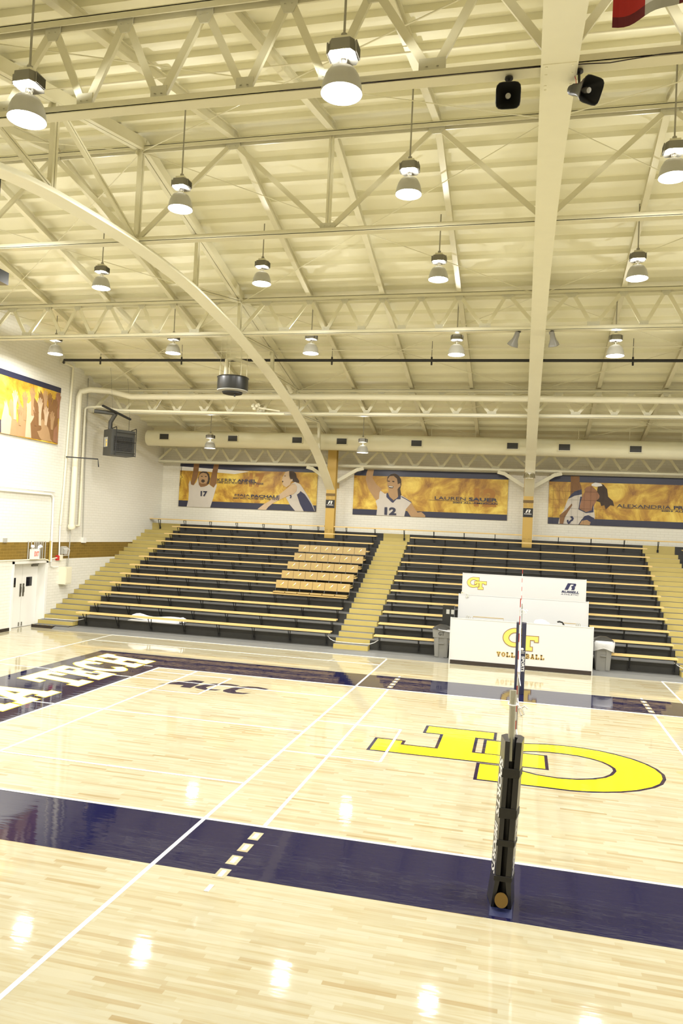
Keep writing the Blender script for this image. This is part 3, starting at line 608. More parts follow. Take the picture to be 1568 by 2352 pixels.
# ================================================================== columns on the back wall
def column(x, top, label):
    c = thing('wall_column', label, 'column', (x, YB-0.5, Tz(10)), 'steel columns on the back wall')
    m = MB(); w = 0.19; zb = Tz(10); y0 = 17.10
    m.box(x-w, x+w, y0, y0+0.03, zb, top); m.box(x-w, x+w, y0+0.24, y0+0.27, zb, top); m.box(x-0.02, x+0.02, y0+0.02, y0+0.25, zb, top); m.box(x-0.1, x+0.1, y0+0.26, YB-0.005, 5.6, 5.8)
    m.build('shaft', 'column_gold', c)
    m = MB(); m.box(x-w-0.01, x+w+0.01, y0-0.012, y0+0.01, 5.20, 5.31); m.build('brown_band', 'stripe_brown', c)
    m = MB()
    for zz in (5.17, 5.10, 3.84, 3.76, ):
        for xx in (-0.14,-0.07,0.07,0.14): m.lathe([(0.0,0.0),(0.012,0.0)], (x+xx, y0-0.003, zz), 6)
    for zz in (5.16, 5.08, 3.78, 3.70):
        for xx in (-0.14,-0.08,0.06,0.12): m.box(x+xx-0.01, x+xx+0.01, y0-0.01, y0, zz-0.01, zz+0.01)
    m.build('rivet', 'stripe_brown', c)
    # black sign with a white R
    sg = MB(); z0, z1 = (4.70, 5.04) if x < -4 else (4.64, 4.99)
    sg.box(x-w, x+w, y0-0.02, y0-0.004, z0, z1); s = sg.build('column_sign', 'black_matte'); 
    tag(s, 'small black square sign with white R emblem on the %s gold column' % ('left' if x < -4 else 'right'), 'sign', 'black emblem signs on the columns')
    m = MB(); fn = lambda u, v, t: (x+u, y0-0.02-t, z0+0.17+v)
    r_mark(m, fn, -0.10, 0.0, 0.20, 0.125, 0.002); text_mb(m, 'RUSSELL', fn, -0.145, 0.145, -0.065, -0.025, 0.002, 0, 0.03, 0.2)
    m.build('emblem', 'white', s)
    return c
def r_mark(m, fn, u0, v0, w, h, t, mi=0):
    for P in ([(0,0),(.27,1),(.56,1),(.30,0)], [(.50,1),(.93,1),(1.0,.92),(.97,.62),(.84,.5),(.56,.5),(.62,.60),(.74,.66),(.77,.84),(.46,.84)], [(.56,.5),(.84,.5),(.92,.42),(.84,0),(.58,0),(.64,.30)]):
        m.prism([(u0+w*a, v0+h*b) for a, b in P], fn, 0, t, mi)
column(-7.87, 7.25, 'tall gold steel column on the back wall beside the first banner')
column(0.18, 6.55, 'gold steel column on the back wall behind the volleyball net line')

# ================================================================== banners
def banner(n, x0, x1, zt, zb, bt, bb, label, extra):
    y = YB-0.03
    m = MB(); m.box(x0, x1, y-0.01, y+0.01, zb, zt); b = m.build('wall_banner', 'gold_print', None, (0.5*(x0+x1), y, zb))
    tag(b, label, 'banner', 'long gold printed banners')
    m = MB(); m.box(x0, x1, y-0.014, y-0.0095, bt, zt+0.0); m.box(x0, x1, y-0.014, y-0.0095, zb, bb); m.build('border_stripe', 'navy_vinyl', b)
    for k, (mt, poly) in enumerate(PRINTS[n]):
        mm = MB(); mm.prism([(u, max(zb, min(zt, v))) for u, v in poly], lambda u, v, t: (u, y-t, v), 0.014+0.0012*k, 0.0152+0.0012*k)
        mm.build('printed_figure', mt, b)
    extra(b, y)
    return b
def tx(mb, y, s, x0, x1, z0, z1, bold=0.0, shear=0.0, t=0.045): text_mb(mb, s, lambda u, v, q: (u, y-q, v), x0, x1, z0, z1, t, 0, bold, shear)
def ex1(b, y):
    m = MB(); tx(m, y, 'KERRY', -13.40, -12.50, 5.73, 5.86); tx(m, y, 'ANNEL', -12.44, -11.54, 5.73, 5.86, 0.03); tx(m, y, '1995 ACC PLAYER OF THE YEAR', -13.39, -11.20, 5.635, 5.705, 0.01); m.box(-13.4,-11.2,y-0.046,y-0.044,5.71,5.718)
    tx(m, y, 'MAJA', -12.53, -11.81, 5.065, 5.19); tx(m, y, 'PACHALE', -11.76, -10.43, 5.065, 5.19, 0.03); tx(m, y, '2001 ACC PLAYER OF THE YEAR', -12.61, -10.43, 4.975, 5.035, 0.01); m.box(-12.6,-10.43,y-0.046,y-0.044,5.042,5.05)
    tx(m, y, '17', -14.17, -13.85, 5.03, 5.27, 0.05); m.build('printed_lettering', 'navy_vinyl', b)
    m = MB(); tx(m, y, '17', -11.89, -11.17, 5.52, 6.15, 0.05, 0, 0.0115); m.build('faded_number', 'ghost_orange', b)
def ex2(b, y):
    m = MB(); tx(m, y, 'LAUREN', -3.62, -2.34, 5.25, 5.39); tx(m, y, 'SAUER', -2.22, -1.04, 5.25, 5.39, 0.03); tx(m, y, '2003 ALL-AMERICAN', -2.87, -1.04, 5.125, 5.195, 0.02); m.box(-3.86,-1.04,y-0.046,y-0.044,5.218,5.228)
    tx(m, y, '12', -5.73, -5.22, 4.53, 4.86, 0.05); m.build('printed_lettering', 'navy_vinyl', b)
    m = MB(); tx(m, y, '12', -2.0, -1.09, 5.03, 5.79, 0.05, 0, 0.0115); m.build('faded_number', 'ghost_orange', b)
def ex3(b, y):
    m = MB(); tx(m, y, 'ALEXANDRIA', 3.59, 5.58, 5.20, 5.33); tx(m, y, 'PR', 5.69, 6.05, 5.20, 5.33, 0.03); tx(m, y, '2003 ALL', 5.23, 6.10, 5.09, 5.15, 0.02); m.box(3.77,6.1,y-0.046,y-0.044,5.172,5.182)
    m.build('printed_lettering', 'navy_vinyl', b)
    m = MB()
    for k in range(9): m.box(1.15+0.24*k, 1.154+0.24*k, y-0.046, y-0.044, 4.46, 6.0)
    for k in range(4): m.box(1.05, 3.2, y-0.046, y-0.044, 4.75+0.34*k, 4.754+0.34*k)
    m.build('printed_net', 'black_matte', b)
banner(1, -15.24, -8.75, 6.52, 4.54, 6.245, 4.815, 'long gold wall banner with two printed volleyball players', ex1)
banner(2, -7.12, -0.64, 6.44, 4.495, 6.175, 4.735, 'long gold wall banner with one smiling player waving, between the columns', ex2)
banner(3, 0.98, 7.45, 6.42, 4.44, 6.15, 4.70, 'long gold wall banner with a player looking up, right of the right column', ex3)
m = MB(); x = XL+0.03; m.box(x, x+0.02, 4.5, 9.96, 6.33, 8.33); sb = m.build('wall_banner', 'gold_print', None, (x, 9.9, 6.33)); tag(sb, 'gold banner of raised hands with black top edge, high on the left wall', 'banner')
m = MB(); m.box(x, x+0.028, 4.5, 9.97, 8.16, 8.34); m.build('border_stripe', 'navy_vinyl', sb)
for k, (mt, poly) in enumerate(PRINTS[4]):
    mm = MB(); mm.prism([(u, max(6.335, v)) for u, v in poly], lambda u, v, t: (x+0.02+t, u, v), 0.001+0.0012*k, 0.0022+0.0012*k); mm.build('printed_hand', mt, sb)
random.seed(11)
for k, (yy, zz, mt) in enumerate(((7.55,7.45,'skin_light'),(8.05,7.50,'skin_tan'),(8.42,7.72,'skin_tan'),(8.85,7.45,'skin_light'),(9.12,7.75,'skin_tan'),(9.38,7.70,'skin_brown'),(9.72,7.55,'skin_brown'),(9.85,7.85,'skin_red'),(8.65,7.1,'skin_brown'),(9.2,7.2,'skin_light'),(9.55,7.1,'skin_tan'),(7.85,7.0,'skin_tan'))):
    mm = MB()
    for j in range(5):
        a = (j-2)*0.16-0.05; L_ = (0.20,0.27,0.30,0.27,0.17)[j]*1.1; bx = yy+(j-2)*0.035; w = 0.018
        P = [(bx-w, zz), (bx+w, zz), (bx+w+math.sin(a)*L_, zz+math.cos(a)*L_), (bx+math.sin(a)*L_, zz+math.cos(a)*L_+0.02), (bx-w+math.sin(a)*L_, zz+math.cos(a)*L_)]
        mm.prism([(u, min(8.15, v)) for u, v in P], lambda u, v, t: (x+0.02+t, u, v), 0.001, 0.013+0.0007*k+0.0001*j)
    mm.prism([(yy-0.09,zz+0.02),(yy+0.09,zz+0.02),(yy+0.07,zz-0.22),(yy+0.10,zz-0.6),(yy-0.02,zz-0.6),(yy-0.06,zz-0.22)] if zz > 7.25 else [(yy-0.09,zz+0.02),(yy+0.09,zz+0.02),(yy+0.05,zz-0.3),(yy-0.05,zz-0.3)], lambda u, v, t: (x+0.02+t, u, v), 0.001, 0.0125+0.0007*k)
    mm.build('printed_hand', mt, sb)

# ================================================================== white scoring tables
def gt_logo(mb, fn, cx, cz, s, t, edge=True):
    a = [[(cx-s*(u+0.02), cz-s*(v+0.1)) for u, v in P] for P in (T_POLY, G_POLY)]
    if edge:
        for P in a: mb.prism(inflate(P, 0.055*s*2.0), fn, 0.0, t, 1)
    for P in a: mb.prism(P, fn, t*0.5, t*1.6, 0)
def table(x0, x1, y, z0, z1, label, shelf=0.7):
    t = thing('scoring_table', label, 'table', (0.5*(x0+x1), y, z0), 'stepped white scoring tables')
    m = MB(); m.box(x0, x1, y, y+0.03, z0, z1); m.box(x0-0.025, x0+0.005, y-0.01, y+0.045, z0-0.0, z1+0.02); m.box(x1-0.005, x1+0.025, y-0.01, y+0.045, z0, z1+0.02)
    m.box(x0, x1, y-0.006, y+0.04, z1-0.012, z1+0.012); m.build('front_panel', 'board_white', t)
    m = MB(); m.box(x0+0.02, x1-0.02, y+0.03, y+0.03+shelf, z1-0.22, z1-0.19); m.build('table_top', 'board_white', t)
    for xx in (x0+0.05, 0.5*(x0+x1), x1-0.05):
        m = MB(); m.box(xx-0.02, xx+0.02, y+0.05+shelf-0.1, y+shelf-0.01, z0+0.0 if z0 < 0.3 else z0, z1-0.22); m.build('leg', 'ballast_metal', t)
    return t
t1 = table(-1.93, 2.04, 8.94, 0.0, 1.345, 'lowest white scoring table with yellow letter logo and VOLLEYBALL on its front', 0.55)
m = MB(); m.box(-1.92, 2.04, 8.925, 8.94, 0.012, 0.125); m.build('kick_strip', 'dark_brown', t1)
fn = lambda u, v, t: (u, 8.937-t, v)
m = MB(); gt_logo(m, fn, 0.072, 0.865, 0.2045, 0.004); m.build('letter_logo', ['logo_gold', 'letter_brown'], t1)
WORD2 = 'VOLLEYBALL'; x0, x1, zz = -0.60, 0.76, 0.335
m = MB(); cw = (x1-x0)/len(WORD2)
for k, ch in enumerate(WORD2):
    for P in GLY[ch]:
        m.prism([(x0+cw*k+cw*0.12+cw*0.76*u, zz+0.125*v) for u, v in P], fn, 0.0, 0.004, 0)
        m.prism(inflate([(x0+cw*k+cw*0.12+cw*0.76*u, zz+0.125*v) for u, v in P], 0.008), fn, 0.0, 0.002, 1)
m.build('volleyball_lettering', ['letter_brown', 'logo_gold'], t1)
t2 = table(-1.88, 2.05, 10.95, Tz(1)+0.005, 1.905, 'middle plain white scoring table between the two others', 0.4)
t3 = table(-1.865, 2.05, 12.10, Tz(3)+0.005, 2.525, 'topmost white scoring table with small logos at both ends', 0.35)
fn = lambda u, v, t: (u, 12.097-t, v)
m = MB(); gt_logo(m, fn, -1.41, 2.215, 0.131, 0.004); m.build('letter_logo', ['logo_gold', 'letter_brown'], t3)
m = MB(); r_mark(m, fn, 1.40, 2.18, 0.36, 0.215, 0.004); text_mb(m, 'RUSSELL', fn, 1.31, 1.85, 2.075, 2.15, 0.004, 0, 0.045, 0.25); text_mb(m, 'ATHLETIC', fn, 1.29, 1.84, 2.01, 2.05, 0.004, 0, 0.0, 0.25); m.build('maker_emblem', 'navy', t3)
def hook_stand(x, label, sg):
    h = thing('gooseneck_lamp', label, 'lamp', (x, 9.25, 1.155), 'small gooseneck lamps on the front table')
    m = MB(); m.lathe([(0.0,0.0),(0.04,0.0),(0.04,0.012),(0.0,0.014)], (x,9.25,1.155), 14)
    for k in (0, 1):
        xx = x+sg*0.05*k; pts = [(xx,9.25,1.16)] + [(xx+sg*0.035*(1-math.cos(a)), 9.25, 1.36+0.045*math.sin(a)) for a in [PI*j/6 for j in range(0,6)]] + [(xx+sg*0.075,9.25,1.30)]
        m.tube(pts, 0.011, 8)
    m.build('bent_arm', 'grey_pale', h)
hook_stand(-1.52, 'small bent metal gooseneck fitting at the left end of the front table', 1); hook_stand(1.72, 'small bent metal gooseneck fitting at the right end of the front table', -1)
def rail(x0, x1, label):
    r = MB(); z = 1.375; y = 9.40; r.tube([(x0,y,1.155),(x0,y,z),(x1,y,z),(x1,y,1.155)], 0.014, 8); o = r.build('desk_rail', 'tan_rail', None, (0.5*(x0+x1), y, 1.155)); tag(o, label, 'rail', 'tan rails on the front table')
rail(-1.33, -0.44, 'tan tubular rail behind the left half of the front table'); rail(1.24, 1.62, 'short tan rail behind the right half of the front table')
m = MB(); pts = [(1.27,9.3,1.155),(1.27,9.3,1.33),(1.22,9.28,1.40),(1.14,9.26,1.42),(1.08,9.26,1.405)]; m.tube(pts, [0.02,0.02,0.024,0.028,0.024], 8); o = m.build('microphone', 'horn_black', None, (1.27,9.3,1.155)); tag(o, 'black gooseneck microphone on the front white table', 'microphone')
m = MB(); V = []; n = 14
for j in range(5):
    for k in range(n):
        t = 2*PI*k/n; r = (0.20,0.23,0.20,0.13,0.02)[j]*(1+0.22*math.sin(3*t+j)+0.12*math.sin(7*t)); V.append((0.62+1.05*r*math.cos(t), 9.30+0.6*r*math.sin(t), 1.157+(0,0.08,0.17,0.24,0.26)[j]+0.035*math.sin(5*t+j)*(j > 0)))
m.mesh(V, [(j*n+k, j*n+(k+1)%n, (j+1)*n+(k+1)%n, (j+1)*n+k) for j in range(4) for k in range(n)]+[tuple(range(4*n,5*n))], 0)
o = m.build('plastic_bag', 'bag_plastic', None, (0.62,9.3,1.157)); tag(o, 'crumpled clear plastic bag on the front white table', 'bag')
m = MB(); m.tube([(-1.80,11.0,1.93),(-1.70,10.93,1.97),(-1.62,10.93,1.93),(-1.60,10.93,1.84),(-1.64,10.93,1.80),(-1.66,10.93,1.86)], 0.012, 6); m.tube([(-1.82,11.0,1.93),(-1.80,10.96,1.99),(-1.76,10.94,1.99)], 0.02, 6)
o = m.build('cable_coil', 'cream_pipe', None, (-1.7,10.95,1.9)); tag(o, 'cream cable looped over the left end of the middle table', 'cable')
# black control board left of the tables
cb_ = thing('control_cabinet', 'black control board with two grey windows left of the scoring tables', 'cabinet', (-2.1,10.2,Tz(0)))
m = MB(); m.box(-2.32, -1.96, 10.22, 10.42, Tz(0), 1.575); m.build('body', 'horn_black', cb_)
for xx in (-2.15, -2.03+0.0):
    m = MB(); m.box(xx-0.055+ (0.0 if xx < -2.1 else 0.03), xx+0.045+(0.0 if xx < -2.1 else 0.02), 10.212, 10.221, 1.32, 1.46); m.build('grey_window', 'grey_pale', cb_)

# ================================================================== litter bins
def bin_(x, y, label, right):
    z = KZ; b = thing('trash_bin', label, 'bin', (x, y, z), 'grey plastic litter bins')
    m = MB()
    def quad_ring(w0, d0, z0, w1, d1, z1):
        A = [(x-w0,y-d0,z+z0),(x+w0,y-d0,z+z0),(x+w0,y+d0,z+z0),(x-w0,y+d0,z+z0)]; B = [(x-w1,y-d1,z+z1),(x+w1,y-d1,z+z1),(x+w1,y+d1,z+z1),(x-w1,y+d1,z+z1)]
        m.mesh(A+B, [(0,1,5,4),(1,2,6,5),(2,3,7,6),(3,0,4,7)])
    quad_ring(0.19,0.19,0.0,0.225,0.225,0.60); quad_ring(0.25,0.25,0.60,0.27,0.27,0.84); quad_ring(0.225,0.225,0.60,0.25,0.25,0.60)
    m.box(x-0.19,x+0.19,y-0.19,y+0.19,z,z+0.02); quad_ring(0.27,0.27,0.84,0.285,0.285,0.86)
    for sx in (-0.13, 0.13):
        m.mesh([(x+sx-0.055,y-0.205,z+0.02),(x+sx+0.055,y-0.205,z+0.02),(x+sx+0.05,y-0.245,z+0.60),(x+sx-0.05,y-0.245,z+0.60),(x+sx-0.055,y-0.18,z+0.02),(x+sx+0.055,y-0.18,z+0.02),(x+sx+0.05,y-0.2,z+0.60),(x+sx-0.05,y-0.2,z+0.60)],[(0,1,2,3),(0,3,7,4),(1,5,6,2),(0,4,5,1)])
    m.box(x-0.08,x+0.08,y-0.25,y-0.225,z+0.42,z+0.45)
    m.build('body', 'grey_plastic', b)
    m = MB(); m.lathe([(0.0,0.97),(0.10,0.965),(0.24,0.90),(0.285,0.862),(0.285,0.845)], (x,y,z), 24, 0, 0.8); m.build('lid', 'lid_dark', b)
    if not right:
        m = MB(); text_mb(m, 'GT', lambda u, v, t: (x+u, y-0.262-t, z+v), -0.09, 0.09, 0.67, 0.78, 0.004, 0, 0.02); m.build('bin_lettering', 'lid_dark', b)
        m = MB(); m.mesh([(x-0.10,y-0.285,z+0.86),(x+0.25,y-0.285,z+0.80),(x+0.28,y-0.28,z+0.86),(x+0.0,y-0.24,z+0.875),(x-0.10,y-0.30,z+0.85),(x+0.24,y-0.30,z+0.79)], [(0,1,2,3),(0,4,5,1)]); m.build('liner', 'bag_plastic', b)
    else:
        V = []; n = 28
        for j, (rr, zz) in enumerate(((0.287,0.865),(0.305,0.84),(0.315,0.76),(0.30,0.66),(0.295,0.60))):
            for k in range(n):
                t = 2*PI*k/n; e = 1/((abs(math.cos(t))**6+abs(math.sin(t))**6)**(1/6)); q = rr*e*(1+0.035*math.sin(9*t+j*1.3)*(j > 0)); V.append((x+q*math.cos(t), y+q*math.sin(t), z+zz+(0.05*math.sin(3*t) if j > 2 else 0)))
        m = MB(); m.mesh(V, [(j*n+k, j*n+(k+1)%n, (j+1)*n+(k+1)%n, (j+1)*n+k) for j in range(4) for k in range(n)], 0, True); m.build('liner', 'bag_plastic', b)
    return b
bin_(-2.24, 9.60, 'grey litter bin with dark lid left of the scoring tables', False); bin_(2.39, 9.62, 'grey litter bin with clear liner right of the scoring tables', True)

# long white bundle lying on the bottom tier
m = MB(); zt = Tz(0)
pts = []; rr = []
for k in range(17):
    u = k/16; pts.append((-12.98+2.05*u, 10.12-0.03*math.sin(5*u), zt+0.095+0.05*math.sin(PI*min(1, u*3))*(1-u)+0.012*math.sin(9*u))); rr.append(0.03+0.065*min(1, u*6)+0.012*math.sin(11*u))
m.tube(pts, rr, 12); m.tube([(-11.15,10.12,zt+0.10),(-11.0,10.10,zt+0.12),(-10.92,10.08,zt+0.08),(-10.95,10.04,zt+0.03)], [0.09,0.10,0.07,0.02], 10)
m.box(-12.9,-11.1,9.84,10.15,zt,zt+0.03)
o = m.build('wrapped_roll', 'white_plastic', None, (-12,10.1,zt)); tag(o, 'long white plastic-wrapped roll lying behind the lowest left bench', 'roll')
# ropes closing the stairs
def rope(pts, label, ticks=()):
    m = MB(); m.tube(pts, 0.011, 6)
    o = m.build('rope', 'white', None, pts[0]); tag(o, label, 'rope', 'white ropes across the stair feet')
z = KZ
rope([(-5.86,9.72,0.42),(-5.75,9.68,0.33),(-5.63,9.66,0.28),(-5.52,9.70,0.26),(-5.0,9.72,0.25),(-4.56,9.70,0.26),(-4.45,9.66,0.28),(-4.33,9.66,0.33),(-4.20,9.72,0.42)], 'white rope tied across the foot of the middle stairs')
rope([(4.33,9.72,0.44),(4.42,9.6,0.38),(4.55,9.66,0.31),(4.75,9.70,0.27),(5.5,9.72,0.26)], 'white rope tied across the foot of the right stairs')
rope([(-16.0,9.72,0.25),(-15.4,9.72,0.25),(-14.8,9.70,0.26),(-14.6,9.66,0.30),(-14.45,9.72,0.34)], 'white rope tied across the foot of the stairs beside the left wall')

# ================================================================== volleyball posts, net
NX = 0.03
def post(x, y, label, near):
    p = thing('net_post', label, 'post', (x, y, 0), 'volleyball net posts')
    m = MB(); m.tube([(x,y,0.0),(x,y,2.10)], 0.034 if near else 0.024, 20); m.tube([(x,y,2.10),(x,y,2.17)], [0.037,0.036] if near else [0.022,0.02], 20)
    for a in (-0.012, 0.012): m.bar((x+a*0.8,y-0.034,0.1),(x+a*0.8,y-0.034,2.14),0.005,0.006)
    m.build('pole', 'pole_metal', p)
    m = MB(); m.tube([(x+0.044*math.cos(a),y+0.044*math.sin(a),2.03+0.01*math.sin(a)) for a in [2*PI*k/16 for k in range(17)]], 0.008, 6)
    m.tube([(x+0.05,y-0.03,2.03),(x+0.10,y-0.06,1.99),(x+0.12,y-0.07,1.95),(x+0.09,y-0.05,1.93),(x+0.06,y-0.03,1.99),(x+0.12,y-0.06,2.03),(x+0.15,y-0.07,2.01)], 0.009, 6)
    m.build('tie_cord', 'white', p)
    return p
np_ = post(-0.02, -5.5, 'near net post of metal in the foreground', True)
# near pad: two foam halves that leave a gap towards the camera
pad = thing('post_pad', 'black foam pad strapped round the near net post', 'pad', (-0.03,-5.5,0), 'foam pads on the net posts')
def pad_half(sg, x, y, z0, z1):
    # plan section: outer skin converging towards the open side
    m = MB(); P = [(0.0,0.165),(0.10,0.165),(0.15,0.09),(0.112,-0.155),(0.036,-0.155),(0.046,-0.06),(0.06,0.04),(0.0,0.07)]
    P = [(a+(0.018 if sg < 0 else 0.0), b) if i == 2 else ((a-0.012, b) if (i == 3 and sg < 0) else (a, b)) for i, (a, b) in enumerate(P)]
    P2 = [(a*sg*0.74, b) for a, b in P]
    flare = [(0.0,1.30),(0.30,1.0),(z1,1.0)]
    def ring_(z, k): return [(x+px*(k if py < 0.1 else 1.0)+ (0 if k == 1 else 0), y+py, z) for px, py in P2]
    R = []
    for zz, k in ((z0,1.0),(0.28,1.0),(z1-0.28,1.0),(z1,1.0)):
        kk = 1.0
        ring = []
        for i, (px, py) in enumerate(P2):
            spread = 0.0
            if zz == z0: spread = sg*(0.028 if i in (2,3) else (0.055 if i in (4,) else (0.035 if i in (5,6) else 0)))
            if zz == z1: spread = sg*(0.004 if i in (3,4) else 0)
            ring.append((x+px+spread*0.8-0.03+0.036*zz, y+py, zz))
        R.append(ring)
    n = len(P2); V = [v for r in R for v in r]
    m.mesh(V, [(j*n+k, j*n+(k+1)%n, (j+1)*n+(k+1)%n, (j+1)*n+k) for j in range(3) for k in range(n)]+[tuple(range(n))[::-1], tuple(range(3*n,4*n))], 0)
    return m
pad_half(-1, -0.03, -5.46, 0.005, 1.67).build('pad_half', 'pad_black', pad); pad_half(1, -0.03, -5.46, 0.005, 1.67).build('pad_half', 'pad_black', pad)
for zz, hh in ((1.31,0.09),(0.90,0.10),(0.62,0.06),(0.27,0.05)):
    sx = -0.06+0.036*zz
    m = MB(); m.box(sx-0.086, sx+0.086, -5.626, -5.613, zz, zz+hh); m.bar((sx+0.086,-5.62,zz+hh/2),(sx+0.114,-5.37,zz+hh/2-0.03),0.008,hh*0.7)
    m.build('strap', 'black_matte', pad)
m = MB(); m.tube([(-0.02,-5.5,0.1),(-0.02,-5.5,1.45)], 0.052, 16); m.build('gap_shade_sleeve', 'black_matte', pad)  # added black sleeve round the pole, stands in for shade inside the pad gap
# lettering down the left skin
A = Vector((-0.06-0.1243-0.002, -5.46+0.09, 0)); B = Vector((-0.06-0.074-0.002, -5.46-0.155, 0)); dv = (B-A)
def padfn(u, v, t): p = A+dv*v; return (p.x-0.0015+0.036*u, p.y, u)
m = MB(); text_mb(m, 'SPORTS', padfn, 1.47, 0.88, 0.15, 0.85, 0, 0, 0.03); text_mb(m, 'IMPORTS', padfn, 0.80, 0.30, 0.15, 0.80, 0, 0, 0.03)
m.build('pad_lettering', 'white', pad)
A2 = Vector((-0.06+0.111+0.0015, -5.46+0.09, 0)); B2 = Vector((-0.06+0.083+0.0015, -5.46-0.155, 0))
m = MB(); text_mb(m, 'SPORTS', lambda u, v, t: (A2.x+(B2.x-A2.x)*v+0.0015+0.036*u, A2.y+(B2.y-A2.y)*v, u), 0.30, 0.88, 0.3, 0.8, 0, 0, 0.015); m.build('pad_lettering', 'white', pad)
m = MB(); V = []; n = 24
for k in range(n):
    t = 2*PI*k/n; V.append((-0.055+0.066*math.cos(t), -5.665+0.03*math.sin(t), 0.10+0.062*math.sin(t)))
m.face(V); m.face([(a, b+0.012, c) for a, b, c in V][::-1]); o = m.build('floor_socket_lid', 'brass', None, (-0.035,-5.665,0.015)); tag(o, 'round brass floor lid leaning at the foot of the near post', 'lid')
fp = post(0.055, 5.5, 'far net post standing in front of the scoring tables', False)
pad2 = thing('post_pad', 'navy foam pad round the far net post with small white lettering', 'pad', (0.07,5.5,0), 'foam pads on the net posts')
for sg in (-1, 1):
    m = MB(); P = [(0.012,-0.13),(0.05,-0.155),(0.095,-0.14),(0.118,-0.10),(0.118,0.08),(0.08,0.12),(0.012,0.13),(0.012,0.07),(0.05,0.05),(0.05,-0.05),(0.012,-0.07)]
    m.prism([(0.07+sg*a, 5.5+b) for a, b in P], lambda u, v, t: (u, v, t), 0.005, 1.71); m.build('pad_half', 'navy_vinyl', pad2)
m = MB(); text_mb(m, 'SPORTS', lambda u, v, t: (0.10+v, 5.34-t, u), 0.92, 0.55, 0, 0.07, 0.003, 0, 0.03); text_mb(m, 'SPORTS', lambda u, v, t: (u, 5.34-t, v), 0.09, 0.17, 1.02, 1.045, 0.003, 0, 0.02); text_mb(m, 'IMPORTS', lambda u, v, t: (u, 5.34-t, v), 0.09, 0.16, 0.985, 1.005, 0.003, 0, 0.02)
m.lathe([(0.0,0.0),(0.03,0.0)], (0.11,5.338,1.09), 12)
for k in range(10):
    a0, a1 = 2*PI*k/10, 2*PI*(k+1)/10; m.face([(0.11,5.335,1.09),(0.11+0.035*math.cos(a0),5.335,1.09+0.035*math.sin(a0)),(0.11+0.035*math.cos(a1),5.335,1.09+0.035*math.sin(a1))])
m.build('pad_lettering', 'white', pad2)
net = thing('volleyball_net', 'volleyball net seen edge-on with white tape and striped antennas', 'net', (NX, 0, 1.24))
m = MB()
ZN0, ZN1 = 1.24, 2.24
for k in range(96): yy = -4.75+0.1*k; m.bar((NX,yy,ZN0),(NX,yy,ZN1),0.003,0.003)
for k in range(11): m.bar((NX,-4.75,ZN0+0.1*k),(NX,4.75,ZN0+0.1*k),0.003,0.003)
m.build('mesh', 'net_cord', net)
m = MB(); m.box(NX-0.016, NX+0.016, -4.78, 4.78, ZN1-0.07, ZN1+0.004); m.build('top_tape', 'white', net)
m = MB(); m.box(NX-0.005, NX+0.005, -4.78, 4.78, ZN0, ZN0+0.05); m.build('bottom_tape', 'white', net)
for yy in (-4.5, 4.5): m = MB(); m.box(NX-0.008, NX+0.008, yy-0.025, yy+0.025, ZN0, ZN1); m.build('side_tape', 'white', net)
m = MB()
for sy in (-1, 1):
    for zz in (ZN0+0.03, ZN0+0.35, ZN0+0.7, ZN1-0.03): m.tube([(NX,sy*4.75,zz),(NX+(0.02 if sy < 0 else 0.03),sy*5.45,zz-0.0)], 0.005, 6)
m.build('tension_cord', 'white', net)
for sy in (-1, 1):
    m = MB(); xx = NX-0.012 if sy < 0 else NX+0.012
    for k in range(18): m.tube([(xx,sy*4.53,ZN0+0.1*k),(xx,sy*4.53,ZN0+0.1*k+0.1)], 0.0055, 8, k % 2)
    m.build('antenna', ['white', 'antenna_red'], net)

